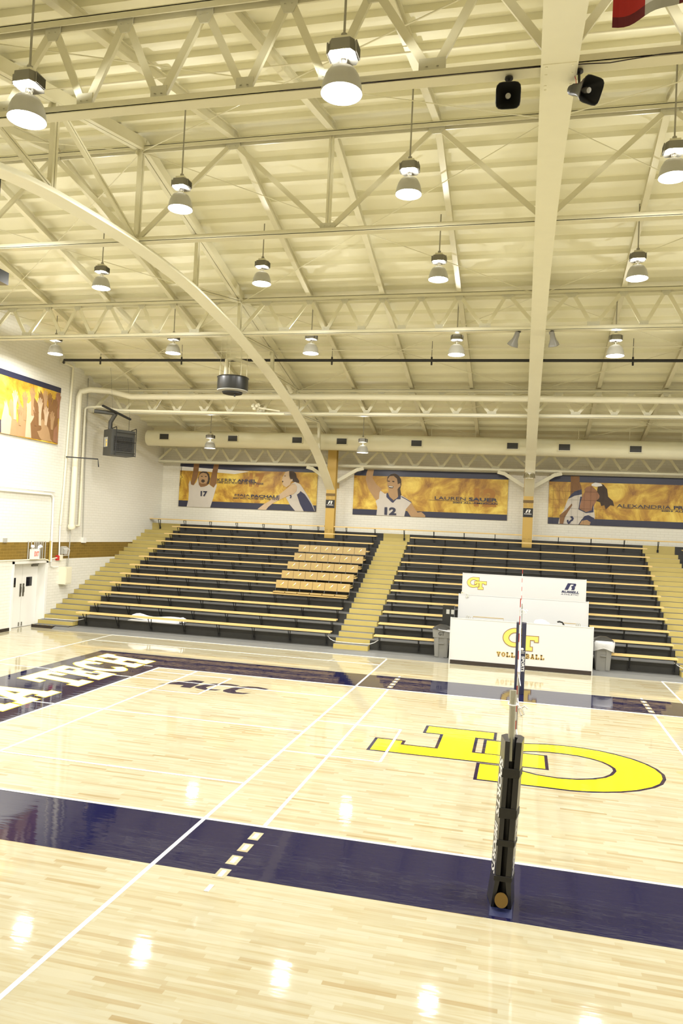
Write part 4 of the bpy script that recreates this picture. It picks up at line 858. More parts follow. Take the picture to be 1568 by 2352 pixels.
# ================================================================== roof steel
def cs(m, p, q, w=0.075, t=0.05, ax='x'):
    # double-angle strut with a thin gap
    p = Vector(p); q = Vector(q)
    up = Vector((0,1,0)) if ax == 'x' else Vector((1,0,0))
    d = (q-p).normalized(); s = d.cross(up).normalized()
    for sg in (-1, 1): m.bar(p+s*sg*(w*0.30), q+s*sg*(w*0.30), w*0.42, t, up)
def chord(m, x0, x1, y, z, up):
    m.box(x0, x1, y-0.085, y+0.085, z-0.012, z+0.012)
    if up: m.box(x0, x1, y-0.085, y-0.070, z, z+0.085); m.box(x0, x1, y-0.012, y+0.012, z, z+0.12)
    else: m.box(x0, x1, y-0.085, y-0.070, z-0.085, z); m.box(x0, x1, y-0.012, y+0.012, z-0.12, z)
def roof_truss(y, zb, zt, label, pattern, bays=((FX3,FX1),(FX1,FX0),(FX0,FX2),(FX2,FX2+8.2))):
    t = thing('roof_truss', label, 'truss', (FX0, y, zb), 'lengthwise roof trusses')
    xa, xb = XL+0.02, XR-0.02
    m = MB(); chord(m, xa, xb, y, zt, False); m.build('top_chord', 'cream_steel', t)
    m = MB(); chord(m, xa, xb, y, zb, True); m.build('bottom_chord', 'cream_steel', t)
    for (a, b) in bays:
        if pattern == 'deep': seq = [(0,0),(2.05,1),(4.1,0),(6.15,1),(8.2,0)]
        else: seq = [(0,0),(.8,1),(1.35,0),(2.05,1),(2.55,0),(3.05,1),(3.55,0),(4.1,1),(4.65,0),(5.15,1),(5.65,0),(6.15,1),(6.85,0),(7.4,1),(8.2,0)]
        k_ = (b-a)/8.2
        nodes = [(a+k_*u, zt-0.05 if top else zb+0.05, top) for u, top in seq]
        for (xa1, z1, _), (xb1, z2, _) in zip(nodes, nodes[1:]):
            if max(xa1, xb1) < XL+0.1 or min(xa1, xb1) > XR-0.1: continue
            if min(xa1, xb1) > 9.6 : continue
            m = MB(); w = 0.075
            m.bar((xa1,y,z1),(xb1,y,z2), 0.055 if pattern != 'deep' else 0.05, w, (0,0,1)); m.bar((xa1,y-0.03,z1),(xb1,y-0.03,z2), 0.012, w+0.02, (0,0,1)); m.build('web_strut', 'cream_steel', t)
        for (x, z, top), (u, _) in zip(nodes, seq):
            if x < XL+0.2 or x > 9.6 or u == 0 or u > 8.1: continue
            big = u in (.8,1.35,6.85,7.4) or pattern == 'deep'
            w = 0.15 if big else 0.105; h = 0.20
            if y < -3: w *= 1.0; h = 0.24
            m = MB()
            if top: m.mesh([(x-w,y-0.045,zt),(x+w,y-0.045,zt),(x+w,y-0.045,zt-h*0.55),(x+w*0.55,y-0.045,zt-h),(x-w*0.55,y-0.045,zt-h),(x-w,y-0.045,zt-h*0.55),(x-w,y-0.03,zt),(x+w,y-0.03,zt),(x+w,y-0.03,zt-h*0.55),(x+w*0.55,y-0.03,zt-h),(x-w*0.55,y-0.03,zt-h),(x-w,y-0.03,zt-h*0.55)], [(0,1,2,3,4,5),(11,10,9,8,7,6),(0,6,7,1),(1,7,8,2),(2,8,9,3),(3,9,10,4),(4,10,11,5),(5,11,6,0)])
            else: m.box(x-w, x+w, y-0.045, y-0.03, zb, zb+h)
            for rx in (-0.4, 0.4):
                for rz in (0.07, 0.14): m.lathe([(0.014,0.0),(0.010,0.006),(0,0.008)], (x+rx*w, y-0.05, (zt-rz) if top else (zb+rz)), 6)
            m.build('gusset_plate', 'gusset_cream', t)
    if pattern == 'deep':
        for a, b in bays:
            xm = 0.5*(a+b)
            if xm > 9.5: continue
            m = MB(); cs(m, (xm,y,zb+0.03), (xm,y,zt-0.03), 0.10, 0.05); m.build('vertical_post', 'cream_steel', t)
    return t
YT = [-5.35, 0.5, 6.35, 12.2, 17.70]
roof_truss(YT[0], 8.74, 9.93, 'nearest lengthwise cream roof truss, crossing the top of the photo', 'warren')
roof_truss(YT[1], 9.50, 11.50, 'deep cream ridge truss with vertical posts, second from the top', 'deep')
roof_truss(YT[2], 9.12, 10.15, 'third lengthwise cream truss, above the dark pipe', 'warren')
roof_truss(YT[3], 7.80, 8.72, 'fourth lengthwise cream truss, behind the fat cream pipe', 'warren')
roof_truss(YT[4], 6.48, 7.28, 'low cream truss along the back wall above the banners', 'warren')
roof_truss(-11.2, 7.9, 8.73, 'cream roof truss behind the camera, outside the photo', 'warren')

def arch_z(y):
    pts = [(-3.77,9.02),(-2.0,9.22),(0.5,9.42),(3.0,9.42),(6.05,9.13),(9.0,8.62),(11.99,7.83),(15.0,6.70),(17.10,5.46)]
    if y < -3.77: return arch_z(1.7*2-y) - 0.0
    if y > 17.1: return 5.40
    for (a, za), (b, zb) in zip(pts, pts[1:]):
        if y <= b: return za+(zb-za)*(y-a)/(b-a)
def catmull(y):
    return 0.25*arch_z(y-0.7)+0.5*arch_z(y)+0.25*arch_z(y+0.7) if y < 16.2 else arch_z(y)
def roof_arch(x, label):
    a = thing('roof_arch', label, 'arch', (x, 17.1, 5.4), 'arched roof frames')
    xs = lambda y: x + (0.10 if x < -4 else 0.0)*max(0, (y-6)/11)
    m = MB(); ys = [-13.7+0.7*k for k in range(44)]+[17.1]; ys = [q for q in ys if q <= 17.1]
    sec = [(-0.185,0),(0.185,0),(0.185,0.03),(0.10,0.05),(0.10,0.13),(-0.10,0.13),(-0.10,0.05),(-0.185,0.03)]
    V = []
    for y in ys: V += [(xs(y)+u, y, catmull(y)+v) for u, v in sec]
    n = len(sec); m.mesh(V, [(j*n+k, j*n+(k+1)%n, (j+1)*n+(k+1)%n, (j+1)*n+k) for j in range(len(ys)-1) for k in range(n)]+[tuple(range(n)), tuple(range(len(V)-n, len(V)))[::-1]])
    m.build('arched_rib', 'cream_arch_bounce', a)
    m = MB()
    for (y0, y1) in ((-16.9,0.5),(0.5,18.0)):
        for dx in (-0.06, 0.06):
            m.bar((x+dx,y0,zr(y0)+0.05),(x+dx,y1,zr(y1)+0.05),0.09,0.22,(0,0,1))
            m.bar((x+dx,y0,zr(y0)-0.06),(x+dx,y1,zr(y1)-0.06),0.10,0.02,(0,0,1))
    m.build('top_chord', 'cream_steel', a)
    nodes = [-11.2,-8.28,-5.35,-2.4,0.5,3.4,6.35,9.28,12.2,15.2]
    for y in nodes:
        m = MB(); cs(m, (xs(y),y,catmull(y)+0.1), (x,y,zr(y)-0.02), 0.13, 0.09, 'y'); m.build('vertical_strut', 'cream_steel', a)
        m = MB(); 
        for zz in (catmull(y)+0.18, zr(y)-0.12): m.mesh([(x-0.05,y-0.16,zz-0.09),(x-0.05,y+0.16,zz-0.09),(x-0.05,y+0.08,zz+0.12),(x-0.05,y-0.08,zz+0.12),(x-0.035,y-0.16,zz-0.09),(x-0.035,y+0.16,zz-0.09),(x-0.035,y+0.08,zz+0.12),(x-0.035,y-0.08,zz+0.12)], [(0,1,2,3),(7,6,5,4),(0,4,5,1),(1,5,6,2),(2,6,7,3),(3,7,4,0)])
        m.build('node_plate', 'cream_steel', a)
    for k in range(len(nodes)-1):
        y0, y1 = nodes[k], nodes[k+1]
        if y1 <= 0.5: p, q = (x, y0, zr(y0)-0.05), (xs(y1), y1, catmull(y1)+0.12)
        else: p, q = (xs(y0), y0, catmull(y0)+0.12), (x, y1, zr(y1)-0.05)
        m = MB(); cs(m, p, q, 0.10, 0.08, 'y'); m.build('diagonal_strut', 'cream_steel', a)
    # bolted splice plate on the underside
    m = MB(); y0 = -5.9
    yA, yB = -5.75, -4.9
    m.bar((x,yA,catmull(yA)-0.008),(x,yB,catmull(yB)-0.008),0.33,0.012,(0,0,1))
    for yy in (-5.7,-5.5,-5.2,-5.08):
        for dx in (-0.13,0.13): m.lathe([(0.0,-0.03),(0.013,-0.028),(0.016,-0.008)], (x+dx, yy, catmull(yy)), 8)
    m.build('splice_plate', 'cream_arch_bounce', a)
    # knee braces at the wall truss
    for sg in (-1, 1):
        m = MB(); xw = (-7.87 if x < -4 else (0.18 if x < 4 else x)); m.bar((xw+sg*0.17,17.45,5.86),(xw+sg*1.02,17.62,6.40),0.14,0.09,(0,1,0)); m.bar((xw+sg*0.95,17.62,6.36),(xw+sg*1.25,17.64,6.44),0.14,0.08,(0,1,0)); m.build('knee_brace', 'cream_steel', a)
    return a
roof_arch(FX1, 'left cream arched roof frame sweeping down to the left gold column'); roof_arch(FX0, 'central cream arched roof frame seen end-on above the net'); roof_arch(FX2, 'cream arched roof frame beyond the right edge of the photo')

RAFT = {-3:'first rafter right of the photo edge', -2:'outermost rafter on the right'}
k = 0
def rafter(x, label):
    m = MB()
    for (y0, y1) in ((-17.0,0.5),(0.5,18.05)):
        z0, z1 = zr(y0), zr(y1)
        m.bar((x,y0,z0+0.015),(x,y1,z1+0.015),0.125,0.022,(0,0,1)); m.bar((x,y0,z0+0.105),(x,y1,z1+0.105),0.022,0.17,(0,0,1)); m.bar((x,y0,z0+0.188),(x,y1,z1+0.188),0.115,0.016,(0,0,1))
    o = m.build('rafter', 'cream_steel', None, (x, 0.5, zr(0.5))); tag(o, label, 'rafter', 'cream rafters under the roof deck')
LB = {1:'first to the left of the central arch',2:'second to the left of the central arch, midway',3:'third to the left of the central arch',5:'first beyond the left arch',6:'second beyond the left arch',7:'leftmost, against the left wall',-1:'first to the right of the central arch',-2:'second to the right of the central arch',-3:'third to the right of the central arch'}
for k, s in LB.items():
    rafter(FX0-2.05*k if k < 7 else -14.2, 'cream rafter under the roof, ' + s)
for k in (-5,-6,-7): rafter(FX0-2.05*k, 'cream steel rafter beyond the right edge of the photo')
# thin crossing tie rods below the deck
def rod(p, q, label, r=0.011):
    m = MB(); m.tube([p, q], r, 6); o = m.build('tie_rod', 'cream_steel', None, p); tag(o, label, 'rod', 'crossing tie rods under the roof')
BAYN = {0:'left bay', 1:'middle bay', 2:'right bay'}
SEG = [(-5.35,0.5,'between nearest and ridge truss'),(0.5,6.35,'between ridge and third truss'),(6.35,12.2,'between third and fourth truss'),(12.2,17.6,'between fourth truss and back wall')]
for bi, (xa, xb) in enumerate(((XL+0.05,FX1),(FX1,FX0),(FX0,FX2))):
    for y0, y1, w in SEG:
        for d, (a, b) in enumerate(((xa, xb), (xb, xa))):
            rod((a,y0,zr(y0)-0.10),(b,y1,zr(y1)-0.10), 'thin tie rod, %s, %s, %s' % (BAYN[bi], w, 'leaning left' if d else 'leaning right'))
# thin cross wire strung lengthwise
for y, w in ((-3.0,'near the top of the photo'),(3.4,'between ridge truss and third truss'),(9.3,'between third and fourth truss')):
    m = MB(); m.tube([(XL+0.05,y,zr(y)-0.05),(XR-0.05,y,zr(y)-0.05)], 0.012, 6); o = m.build('conduit', 'cream_pipe', None, (0,y,zr(y))); tag(o, 'thin cream lengthwise conduit under the rafters, '+w, 'conduit', 'thin lengthwise conduits')

# ================================================================== high-bay lamps
def lamp(x, y, z, label, lens='lens', clamp=False, light=True):
    L = thing('high_bay_lamp', label, 'lamp', (x, y, z), 'hanging high-bay lamps')
    zt = zr(y)+0.0 if not clamp else z+0.60
    m = MB(); m.tube([(x,y,z+0.66 if not clamp else z+0.54),(x,y,zt if clamp else zt+0.26)], 0.014, 8); m.lathe([(0.035,0.66),(0.035,0.60)] if not clamp else [(0.02,0.54),(0.02,0.5)], (x,y,z), 10)
    if clamp: m.box(x-0.2,x+0.2,y-0.03,y+0.03,z+0.585,z+0.61); m.box(x-0.21,x-0.19,y-0.03,y+0.03,z+0.585,z+0.65); m.box(x+0.19,x+0.21,y-0.03,y+0.03,z+0.585,z+0.65)
    m.build('hanger_rod', 'rod_grey' if not clamp else 'cream_steel', L)
    b = MB(); h0, h1 = z+0.40, z+0.535
    b.mesh([(x-.11,y-.15,h0),(x+.11,y-.15,h0),(x+.15,y-.09,h0),(x+.15,y+.09,h0),(x+.11,y+.15,h0),(x-.11,y+.15,h0),(x-.15,y+.09,h0),(x-.15,y-.09,h0),(x-.10,y-.14,h1),(x+.10,y-.14,h1),(x+.14,y-.085,h1),(x+.14,y+.085,h1),(x+.10,y+.14,h1),(x-.10,y+.14,h1),(x-.14,y+.085,h1),(x-.14,y-.085,h1)],
           [tuple(range(7,-1,-1)), tuple(range(8,16))]+[(k,(k+1)%8,8+(k+1)%8,8+k) for k in range(8)])
    for k in range(9): b.box(x+0.148, x+0.168, y-0.085+0.0205*k, y-0.078+0.0205*k, h0+0.005, h1-0.005); b.box(x-0.168, x-0.148, y-0.085+0.0205*k, y-0.078+0.0205*k, h0+0.005, h1-0.005)
    b.build('ballast_box', 'ballast_metal', L)
    m = MB(); m.box(x-0.085,x+0.085,y-0.085,y+0.085,h1,h1+0.06); m.build('mounting_box', 'cream_steel', L)
    m = MB()
    for a in (0.5, 2.6, 4.7): m.bar((x+0.03*math.cos(a),y+0.03*math.sin(a),z+0.27),(x+0.045*math.cos(a),y+0.045*math.sin(a),h0),0.022,0.008,(1,0,0))
    m.lathe([(0.036,0.27),(0.036,0.36)], (x,y,z), 12); m.build('neck', 'chrome', L)
    m = MB(); prof = [(0.05,0.292),(0.10,0.282),(0.15,0.25),(0.185,0.19),(0.208,0.12),(0.221,0.05),(0.229,0.0),(0.224,0.0),(0.214,0.05),(0.20,0.12),(0.176,0.185),(0.14,0.24),(0.05,0.275)]
    m.lathe(prof, (x,y,z), 32); m.build('reflector', 'reflector_grey' if lens != 'lens_off' else 'chrome', L)
    m = MB(); m.lathe([(0.0,0.008),(0.12,0.008),(0.214,0.012)], (x,y,z), 32); m.build('lens', lens, L)
    if light:
        k = 1.0 if lens == 'lens' else 0.4
        ld = bpy.data.lights.new('lamp_light', 'AREA'); ld.shape = 'DISK'; ld.size = 0.40; ld.energy = LAMP_W*k; ld.color = LAMP_COL
        lo = bpy.data.objects.new('lamp_light', ld); COL.objects.link(lo); lo.parent = L; lo.location = (0, 0, -0.004)
        ud = bpy.data.lights.new('lamp_glow', 'SPOT'); ud.spot_size = math.radians(165); ud.spot_blend = 0.3; ud.shadow_soft_size = 0.03; ud.energy = UP_W*k; ud.color = LAMP_COL
        uo = bpy.data.objects.new('lamp_glow', ud); COL.objects.link(uo); uo.parent = L; uo.location = (0.0, -0.06, 0.31); uo.rotation_euler = (PI, 0, 0)
lamp(-5.98,-5.75,8.49,'large lit high-bay lamp at the upper left corner of the photo'); lamp(-2.08,-5.75,8.45,'large lit high-bay lamp at the top centre, in front of the nearest truss')
for x, z, w in ((-6.40,9.56,'leftmost of three in the second row'),(-2.13,9.58,'middle one of three in the second row'),(2.12,9.60,'cut by the right photo edge')): lamp(x,-0.8,z,'lit high-bay lamp below the ridge, '+w)
for x, z, w in ((-10.64,9.62,'leftmost of the third row, left of the arch'),(-6.33,9.59,'second from the left in the third row'),(-2.08,9.55,'third from the left in the third row'),(2.18,9.43,'rightmost of the third row')): lamp(x,3.5,z,'lit high-bay lamp above the third truss, '+w)
for x, z, w in ((-14.36,8.84,'leftmost, in front of the left wall'),(-10.37,8.82,'second from the left'),(-6.08,8.77,'third from the left'),(-1.94,8.69,'fourth from the left'),(2.17,8.62,'rightmost')): lamp(x,7.1,z,'lit high-bay lamp just above the dark pipe, '+w)
lamp(-12.31,14.6,6.82,'dim high-bay lamp in front of the fat air duct above the first banner','lens_weak'); lamp(-6.05,14.6,6.77,'dim high-bay lamp in front of the duct above the second banner','lens_weak')
lamp(0.17,15.8,6.08,'unlit chrome high-bay lamp clamped to the foot of the central arch','lens_off', True, False)
for x, y in ((-10.2,-5.75),(2.1,-5.75),(6.3,-5.75),(10.5,-5.75),(-14.5,-5.75),(-10.6,-0.8),(6.4,-0.8),(10.6,-0.8),(-14.7,3.5),(6.4,3.5),(10.6,3.5),(6.3,7.1),(10.4,7.1),(14.3,7.1),(14.3,-0.8),(-14.7,-0.8)):
    lamp(x, y, zr(y)-1.55, 'lit high-bay lamp of the same rows, outside the photo')

# ================================================================== duct, pipes, heater, fan, horns
duct = thing('air_duct', 'fat round cream air duct hanging above the back wall truss', 'duct', (-8,15.9,7.36))
m = MB(); m.tube([(-15.72,15.9,7.36),(-8,15.9,7.33),(0,15.9,7.26),(8,15.9,7.20),(16.4,15.9,7.2)], 0.33, 36); m.build('duct_tube', 'cream_deck', duct)
for x in (-14.82,-11.74,-8.97,-7.12,-4.13,-0.49,1.39,3.88):
    g = MB(); zc = 7.40-0.009*(x+15); g.box(x-0.23,x+0.23,15.55,15.62,zc-0.16,zc+0.13); gr = g.build('grille_frame', 'cream_steel', duct)
    g = MB(); g.box(x-0.20,x+0.20,15.545,15.56,zc-0.125,zc+0.10); g.build('grille', 'lid_dark', gr)
for x in (-13.6,-11.9,-10.2,-9.6,-5.6,-3.6,-1.9,1.9,3.7,5.5):
    g = MB(); g.bar((x,15.9,7.6),(x,15.9,zr(15.9)+0.1),0.03,0.012); g.build('duct_hanger', 'cream_steel', duct)
def pipe(pts, r, material, label, name='pipe', group=None, n=14):
    m = MB(); m.tube(pts, r, n); o = m.build(name, material, None, pts[0]); tag(o, label, 'pipe' if name == 'pipe' else name, group); return o
pipe([(-15.98,9.95,9.24),(-15.6,9.4,9.20),(4.2,9.4,9.02),(16,9.4,8.95)], 0.045, 'black_matte', 'thin dark brown pipe strung across the whole roof')
for x in (-14.2,-11.2,-6.05,-2.9,2.9):
    m = MB(); m.tube([(x,9.4,9.12-0.009*(x+15)),(x,9.4,zr(9.4)+0.25)], 0.008, 6); m.tube([(x,9.4,9.05-0.009*(x+15)),(x,9.4,9.3-0.009*(x+15))], 0.028, 8)
    m.build('pipe_hanger', 'black_matte', bpy.data.objects['pipe'])
YP = 11.4
pipe([(-15.93,10.9,3.5),(-15.93,10.92,8.2),(-15.90,10.98,8.40),(-15.6,11.1,8.50),(-14.95,YP,8.50),(-14.1,YP,8.30),(-5.9,YP,8.33),(4.6,YP,8.24),(16,YP,8.2)], 0.105, 'cream_pipe', 'fat cream pipe climbing the left wall and crossing the roof')
m = MB(); m.lathe([(0.0,0.0),(0.10,0.02),(0.14,0.10),(0.12,0.2)], (-15.93,10.9,3.33), 16); m.build('pipe_foot', 'cream_pipe', bpy.data.objects['pipe.001']); 
pipe([(-16.03,9.85,9.25),(-16.03,10.55,9.24),(-16.03,10.60,9.18),(-16.03,10.45,4.8),(-16.03,10.36,3.5)], 0.038, 'cream_pipe', 'slim cream pipe on the left wall beside the banner')
pipe([(-16.0,11.2,3.49),(-16.0,11.46,3.49),(-16.0,11.48,3.6),(-16.0,11.46,7.85),(-15.9,11.5,7.93),(-15.3,YP,7.93),(-14.6,YP,7.80),(-8.2,YP,7.72)], 0.042, 'cream_pipe', 'thin cream pipe rising right of the fat pipe and bending along the truss')
pipe([(-16.07,11.68,9.05),(-16.07,11.75,6.0),(-16.07,11.88,3.0)], 0.014, 'grey_pale', 'very thin conduit down the left wall right of the pipes')
m = MB(); m.box(XL,XL+0.10,11.82,12.02,2.86,3.06); o = m.build('junction_box', 'white_paint', None, (XL,11.9,2.86)); tag(o, 'small white junction box under the thin conduit', 'box')
pipe([(-16.04,-2,4.5),(-16.04,9.72,4.55),(-16.04,9.84,4.5),(-16.04,9.88,4.4),(-16.04,9.93,2.2)], 0.035, 'white_paint', 'white pipe running along the left wall and down beside the door', 'pipe')
pipe([(-16.05,-2,4.64),(-16.05,9.95,4.66)], 0.018, 'white_paint', 'thin white conduit above the white wall pipe', 'pipe')
pipe([(-16.04,10.36,3.5),(-16.04,10.40,2.4)], 0.025, 'white_paint', 'short white conduit down to the red alarm box', 'pipe')
pipe([(-15.98,10.90,3.35),(-15.98,10.92,2.9),(-16.03,10.95,2.0)], 0.018, 'grey_pale', 'thin conduit from the fat pipe foot to the panel box', 'pipe')
pipe([(-16.05,-2,2.285),(-16.05,9.6,2.30),(-16.05,9.85,2.22),(-16.05,10.0,2.30),(-16.05,10.3,2.33)], 0.022, 'cream_pipe', 'cream conduit running over the door to the alarm box', 'pipe')
pipe([(-16.05,9.95,2.2),(-16.05,9.97,2.05),(-16.05,10.1,2.0),(-16.05,10.4,2.0)], 0.018, 'white_paint', 'small bent white conduit beside the door frame', 'pipe')
CY = [8.67,8.83,9.0,9.09,9.18,9.26,9.36,9.46,9.60]
for i_, y in enumerate(CY): pipe([(-16.06,y,2.29),(-16.06,y,2.92)], 0.016, 'grey_pale', 'short grey conduit on the gold wall band, %s of nine from the left' % ORD[i_], 'pipe', 'conduits on the gold band')
pipe([(-16.05,9.86,2.24),(-16.05,9.86,2.93)], 0.03, 'gold_paint', 'gold painted conduit on the gold band beside the nine thin ones', 'pipe')
# exit sign
ex = thing('exit_sign', 'white emergency EXIT sign with two lamp heads above the door', 'sign', (XL,8.95,2.32))
m = MB(); m.box(XL+0.05,XL+0.17,8.74,9.13,2.32,2.66); m.build('housing', 'white_paint', ex)
m = MB(); fnx = lambda u, v, t: (XL+0.172+t, u, v); text_mb(m, 'EXIT', fnx, 8.83, 9.08, 2.42, 2.58, 0.003, 0, 0.03); m.build('exit_lettering', 'exit_red', ex)
for y, d in ((8.80,-0.05),(9.10,0.12)):
    m = MB(); m.tube([(XL+0.11,y,2.66),(XL+0.11,y+d*0.3,2.71),(XL+0.15,y+d,2.76)],[0.025,0.055,0.06],12); m.build('lamp_head', 'white_paint', ex)
m = MB(); m.box(XL,XL+0.05,8.8,9.05,2.4,2.58); m.build('wall_bracket', 'white_paint', ex)
m = MB(); m.box(XL,XL+0.07,10.28,10.42,2.24,2.42); o = m.build('fire_alarm', 'red', None, (XL,10.35,2.24)); tag(o, 'small red fire alarm box on the left wall', 'alarm'); m = MB(); m.box(XL+0.01,XL+0.14,10.43,10.52,2.24,2.44); q = m.build('alarm_cover', 'cream_pipe', o)
al = MB(); al.box(XL,XL+0.13,10.50,10.80,2.46,2.72); o = al.build('strobe_alarm', 'grey_pale', None, (XL,10.65,2.4)); tag(o, 'caged strobe alarm beside the red alarm box', 'alarm')
m = MB(); 
for k in range(5): m.tube([(XL+0.05,10.52+0.07*k,2.40),(XL+0.20,10.52+0.07*k,2.42),(XL+0.22,10.52+0.07*k,2.62),(XL+0.05,10.52+0.07*k,2.74)], 0.006, 5)
m.build('wire_cage', 'white_paint', o)
m = MB(); m.box(XL,XL+0.28,10.53,10.90,1.38,2.00); o = m.build('panel_box', 'cream_pipe', None, (XL,10.7,1.38)); tag(o, 'tall cream electrical panel box on the left wall', 'box'); m = MB(); m.box(XL+0.28,XL+0.29,10.56,10.87,1.42,1.96); m.build('panel_door', 'cream_pipe', o)
m = MB(); m.box(XL,XL+0.05,7.42,7.58,2.88,3.02); o = m.build('socket_box', 'grey_pale', None, (XL,7.5,2.88)); tag(o, 'small grey box above the gold band at the left photo edge', 'box')
m = MB(); m.mesh([(XL+0.30,9.62,0),(XL+0.12,9.80,0),(XL+0.30,9.86,0.0),(XL+0.22,9.75,0.26)], [(0,1,3),(1,2,3),(2,0,3),(0,2,1)]); o = m.build('door_wedge', 'ballast_metal', None, (XL+0.2,9.75,0)); tag(o, 'small dark wedge standing by the left stair foot', 'wedge')
m = MB(); m.tube([(XL+1.15,17.65,6.52),(XL+1.13,17.65,5.93),(XL+1.20,17.65,5.84),(XL+1.13,17.65,5.78),(XL+1.10,17.65,5.43)], 0.012, 6); o = m.build('hanging_cord', 'black_matte', None, (XL+1.15,17.95,6.5)); tag(o, 'thin dark cord hanging left of the first banner', 'cord')
# unit heater
ang = math.radians(55)
ht = thing('unit_heater', 'dark grey gas unit heater hanging near the left wall', 'heater', (-14.58,11.0,6.13), None, (0,0,ang)); local(ht)
m = MB(); m.box(0,0.92,0,0.66,0,0.94); m.box(0.0,0.90,-0.006,0.0,0.02,0.92); m.build('housing', 'heater_grey', ht)
m = MB(); m.box(0.10,0.83,-0.012,-0.004,0.16,0.70); m.build('grille_opening', 'black_matte', ht)
m = MB()
for k in range(12): m.bar((0.12+0.062*k,-0.02,0.18),(0.12+0.062*k,-0.02,0.69),0.010,0.012)
for k in range(8): m.bar((0.10,-0.03,0.20+0.068*k),(0.83,-0.03,0.20+0.068*k),0.02,0.008)
m.build('louvre', 'heater_grey', ht)
m = MB()
for xx in (0.13, 0.90):
    m.tube([(xx,0.30,0.98),(xx,-0.10,1.02),(xx,-0.12,0.98),(xx,-0.12,-0.02)], 0.016, 8)
for zz in (0.82,0.5,0.10): m.tube([(0.13,-0.12,zz),(0.90,-0.12,zz)], 0.012, 8)
for xx in (0.13,0.90): m.tube([(xx,-0.12,0.02),(xx,0.0,0.02)], 0.012, 6)
m.build('guard_frame', 'black_steel', ht)
m = MB(); m.box(-0.006,0,0.30,0.60,0.30,0.66); m.build('label_plate', 'grey_pale', ht)
m = MB(); m.box(-0.009,-0.005,0.34,0.44,0.50,0.57); m.box(-0.009,-0.005,0.33,0.42,0.33,0.46); m.build('warning_label', 'logo_gold', ht)
m = MB(); m.tube([(0.06,0.28,0.94),(0.06,0.28,1.20),(0.16,0.10,1.50),(0.12,0.10,1.52),(-0.48,0.48,1.55)], 0.075, 16); m.build('flue', 'heater_grey', ht)
m = MB(); 
for xx, yy in ((0.1,0.2),(0.8,0.3)): m.tube([(xx,yy,0.94),(xx,yy,1.50)], 0.008, 6); m.tube([(xx,yy,1.50),(xx-0.2,yy,3.4)], 0.003, 5)
m.build('hanger_rod', 'black_steel', ht)
m = MB(); m.bar((-14.73,10.55,7.83),(-14.22,11.65,7.50),0.09,0.06); o = m.build('support_bar', 'black_matte', None, (-14.5,11,7.6)); tag(o, 'black steel bar hanging over the unit heater', 'bar')
pipe([(-16.0,10.42,5.95),(-14.95,10.8,5.93),(-14.92,10.82,5.65)], 0.022, 'black_steel', 'thin black gas pipe feeding the unit heater', 'pipe')
# exhaust fan drum
fx, fy, fz = -8.98, 8.5, 7.97
fan = thing('drum_fan', 'round black drum fan hanging below the roof by thin rods', 'fan', (fx,fy,fz))
m = MB(); m.lathe([(0.47,0.0),(0.48,0.02),(0.48,0.38),(0.50,0.40),(0.48,0.42),(0.0,0.42)], (fx,fy,fz), 40); m.build('drum', 'horn_black', fan)
m = MB(); m.lathe([(0.48,0.0),(0.47,-0.02),(0.33,-0.05),(0.30,-0.03)], (fx,fy,fz), 40); m.build('rim_ring', 'grey_pale', fan)
m = MB(); m.lathe([(0.32,-0.04),(0.30,-0.10),(0.22,-0.12),(0.0,-0.12)], (fx,fy,fz), 30); m.tube([(fx+0.12,fy-0.1,fz-0.1),(fx+0.12,fy-0.1,fz-0.2)],0.03,8)
m.build('fan_blade_housing', 'black_matte', fan)
m = MB()
for a in (0.3,1.4,2.6,3.7,4.8,5.7): m.tube([(fx+0.42*math.cos(a),fy+0.42*math.sin(a),fz+0.4),(fx+0.40*math.cos(a),fy+0.40*math.sin(a),zr(fy)+0.1)], 0.007, 6)
m.build('hanger_rod', 'cream_steel', fan)
pipe([(-9.24,8.5,8.42),(-9.24,8.55,8.95),(-9.1,8.7,9.03),(-8.35,9.9,8.95),(-8.05,10.9,8.78),(-7.95,11.3,8.45)], 0.06, 'cream_pipe', 'cream bent pipe rising from the drum fan to the fat pipe')
m = MB(); random.seed(3)
for k in range(10): 
    a = k*0.9; c = Vector((-9.3+0.10*math.cos(a), 11.5+0.08*math.sin(a), 7.98+0.07*math.cos(2.1*a))); m.lathe([(0,-0.07),(0.05,-0.05),(0.07,0),(0.045,0.05),(0,0.07)], c, 8)
m.tube([(-9.2,11.5,7.95),(-8.4,11.5,7.83)], 0.03, 8)
o = m.build('pipe_valve', 'cream_pipe', None, (-9.3,11.5,7.98)); tag(o, 'cream wrapped pipe valve below the drum fan', 'valve')

def horn(loc, rot, label, material, r=0.125, group='horn loudspeakers on the trusses', zc=8.7):
    h = thing('horn_speaker', label, 'loudspeaker', loc, group, rot); local(h)
    m = MB(); m.lathe([(0.055,-0.20),(0.06,-0.10),(0.075,-0.03),(0.11,0.05),(r,0.10),(r+0.006,0.105),(r,0.11),(0.10,0.05),(0.05,-0.04),(0.0,-0.06)], (0,0,0), 28, 0, 0.45); m.build('horn', material, h)
    m = MB(); m.lathe([(0.0,0.07),(0.028,0.06),(0.03,-0.02),(0.02,-0.05)], (0,0,0), 14); m.build('horn_centre', 'grey_pale' if material == 'horn_black' else 'horn_grey', h)
    m = MB(); m.lathe([(0.0,-0.27),(0.05,-0.265),(0.06,-0.20),(0.055,-0.10)], (0,0,0), 16); m.box(0.045,0.075,-0.02,0.02,-0.26,-0.20); m.build('driver', material, h)
    return h
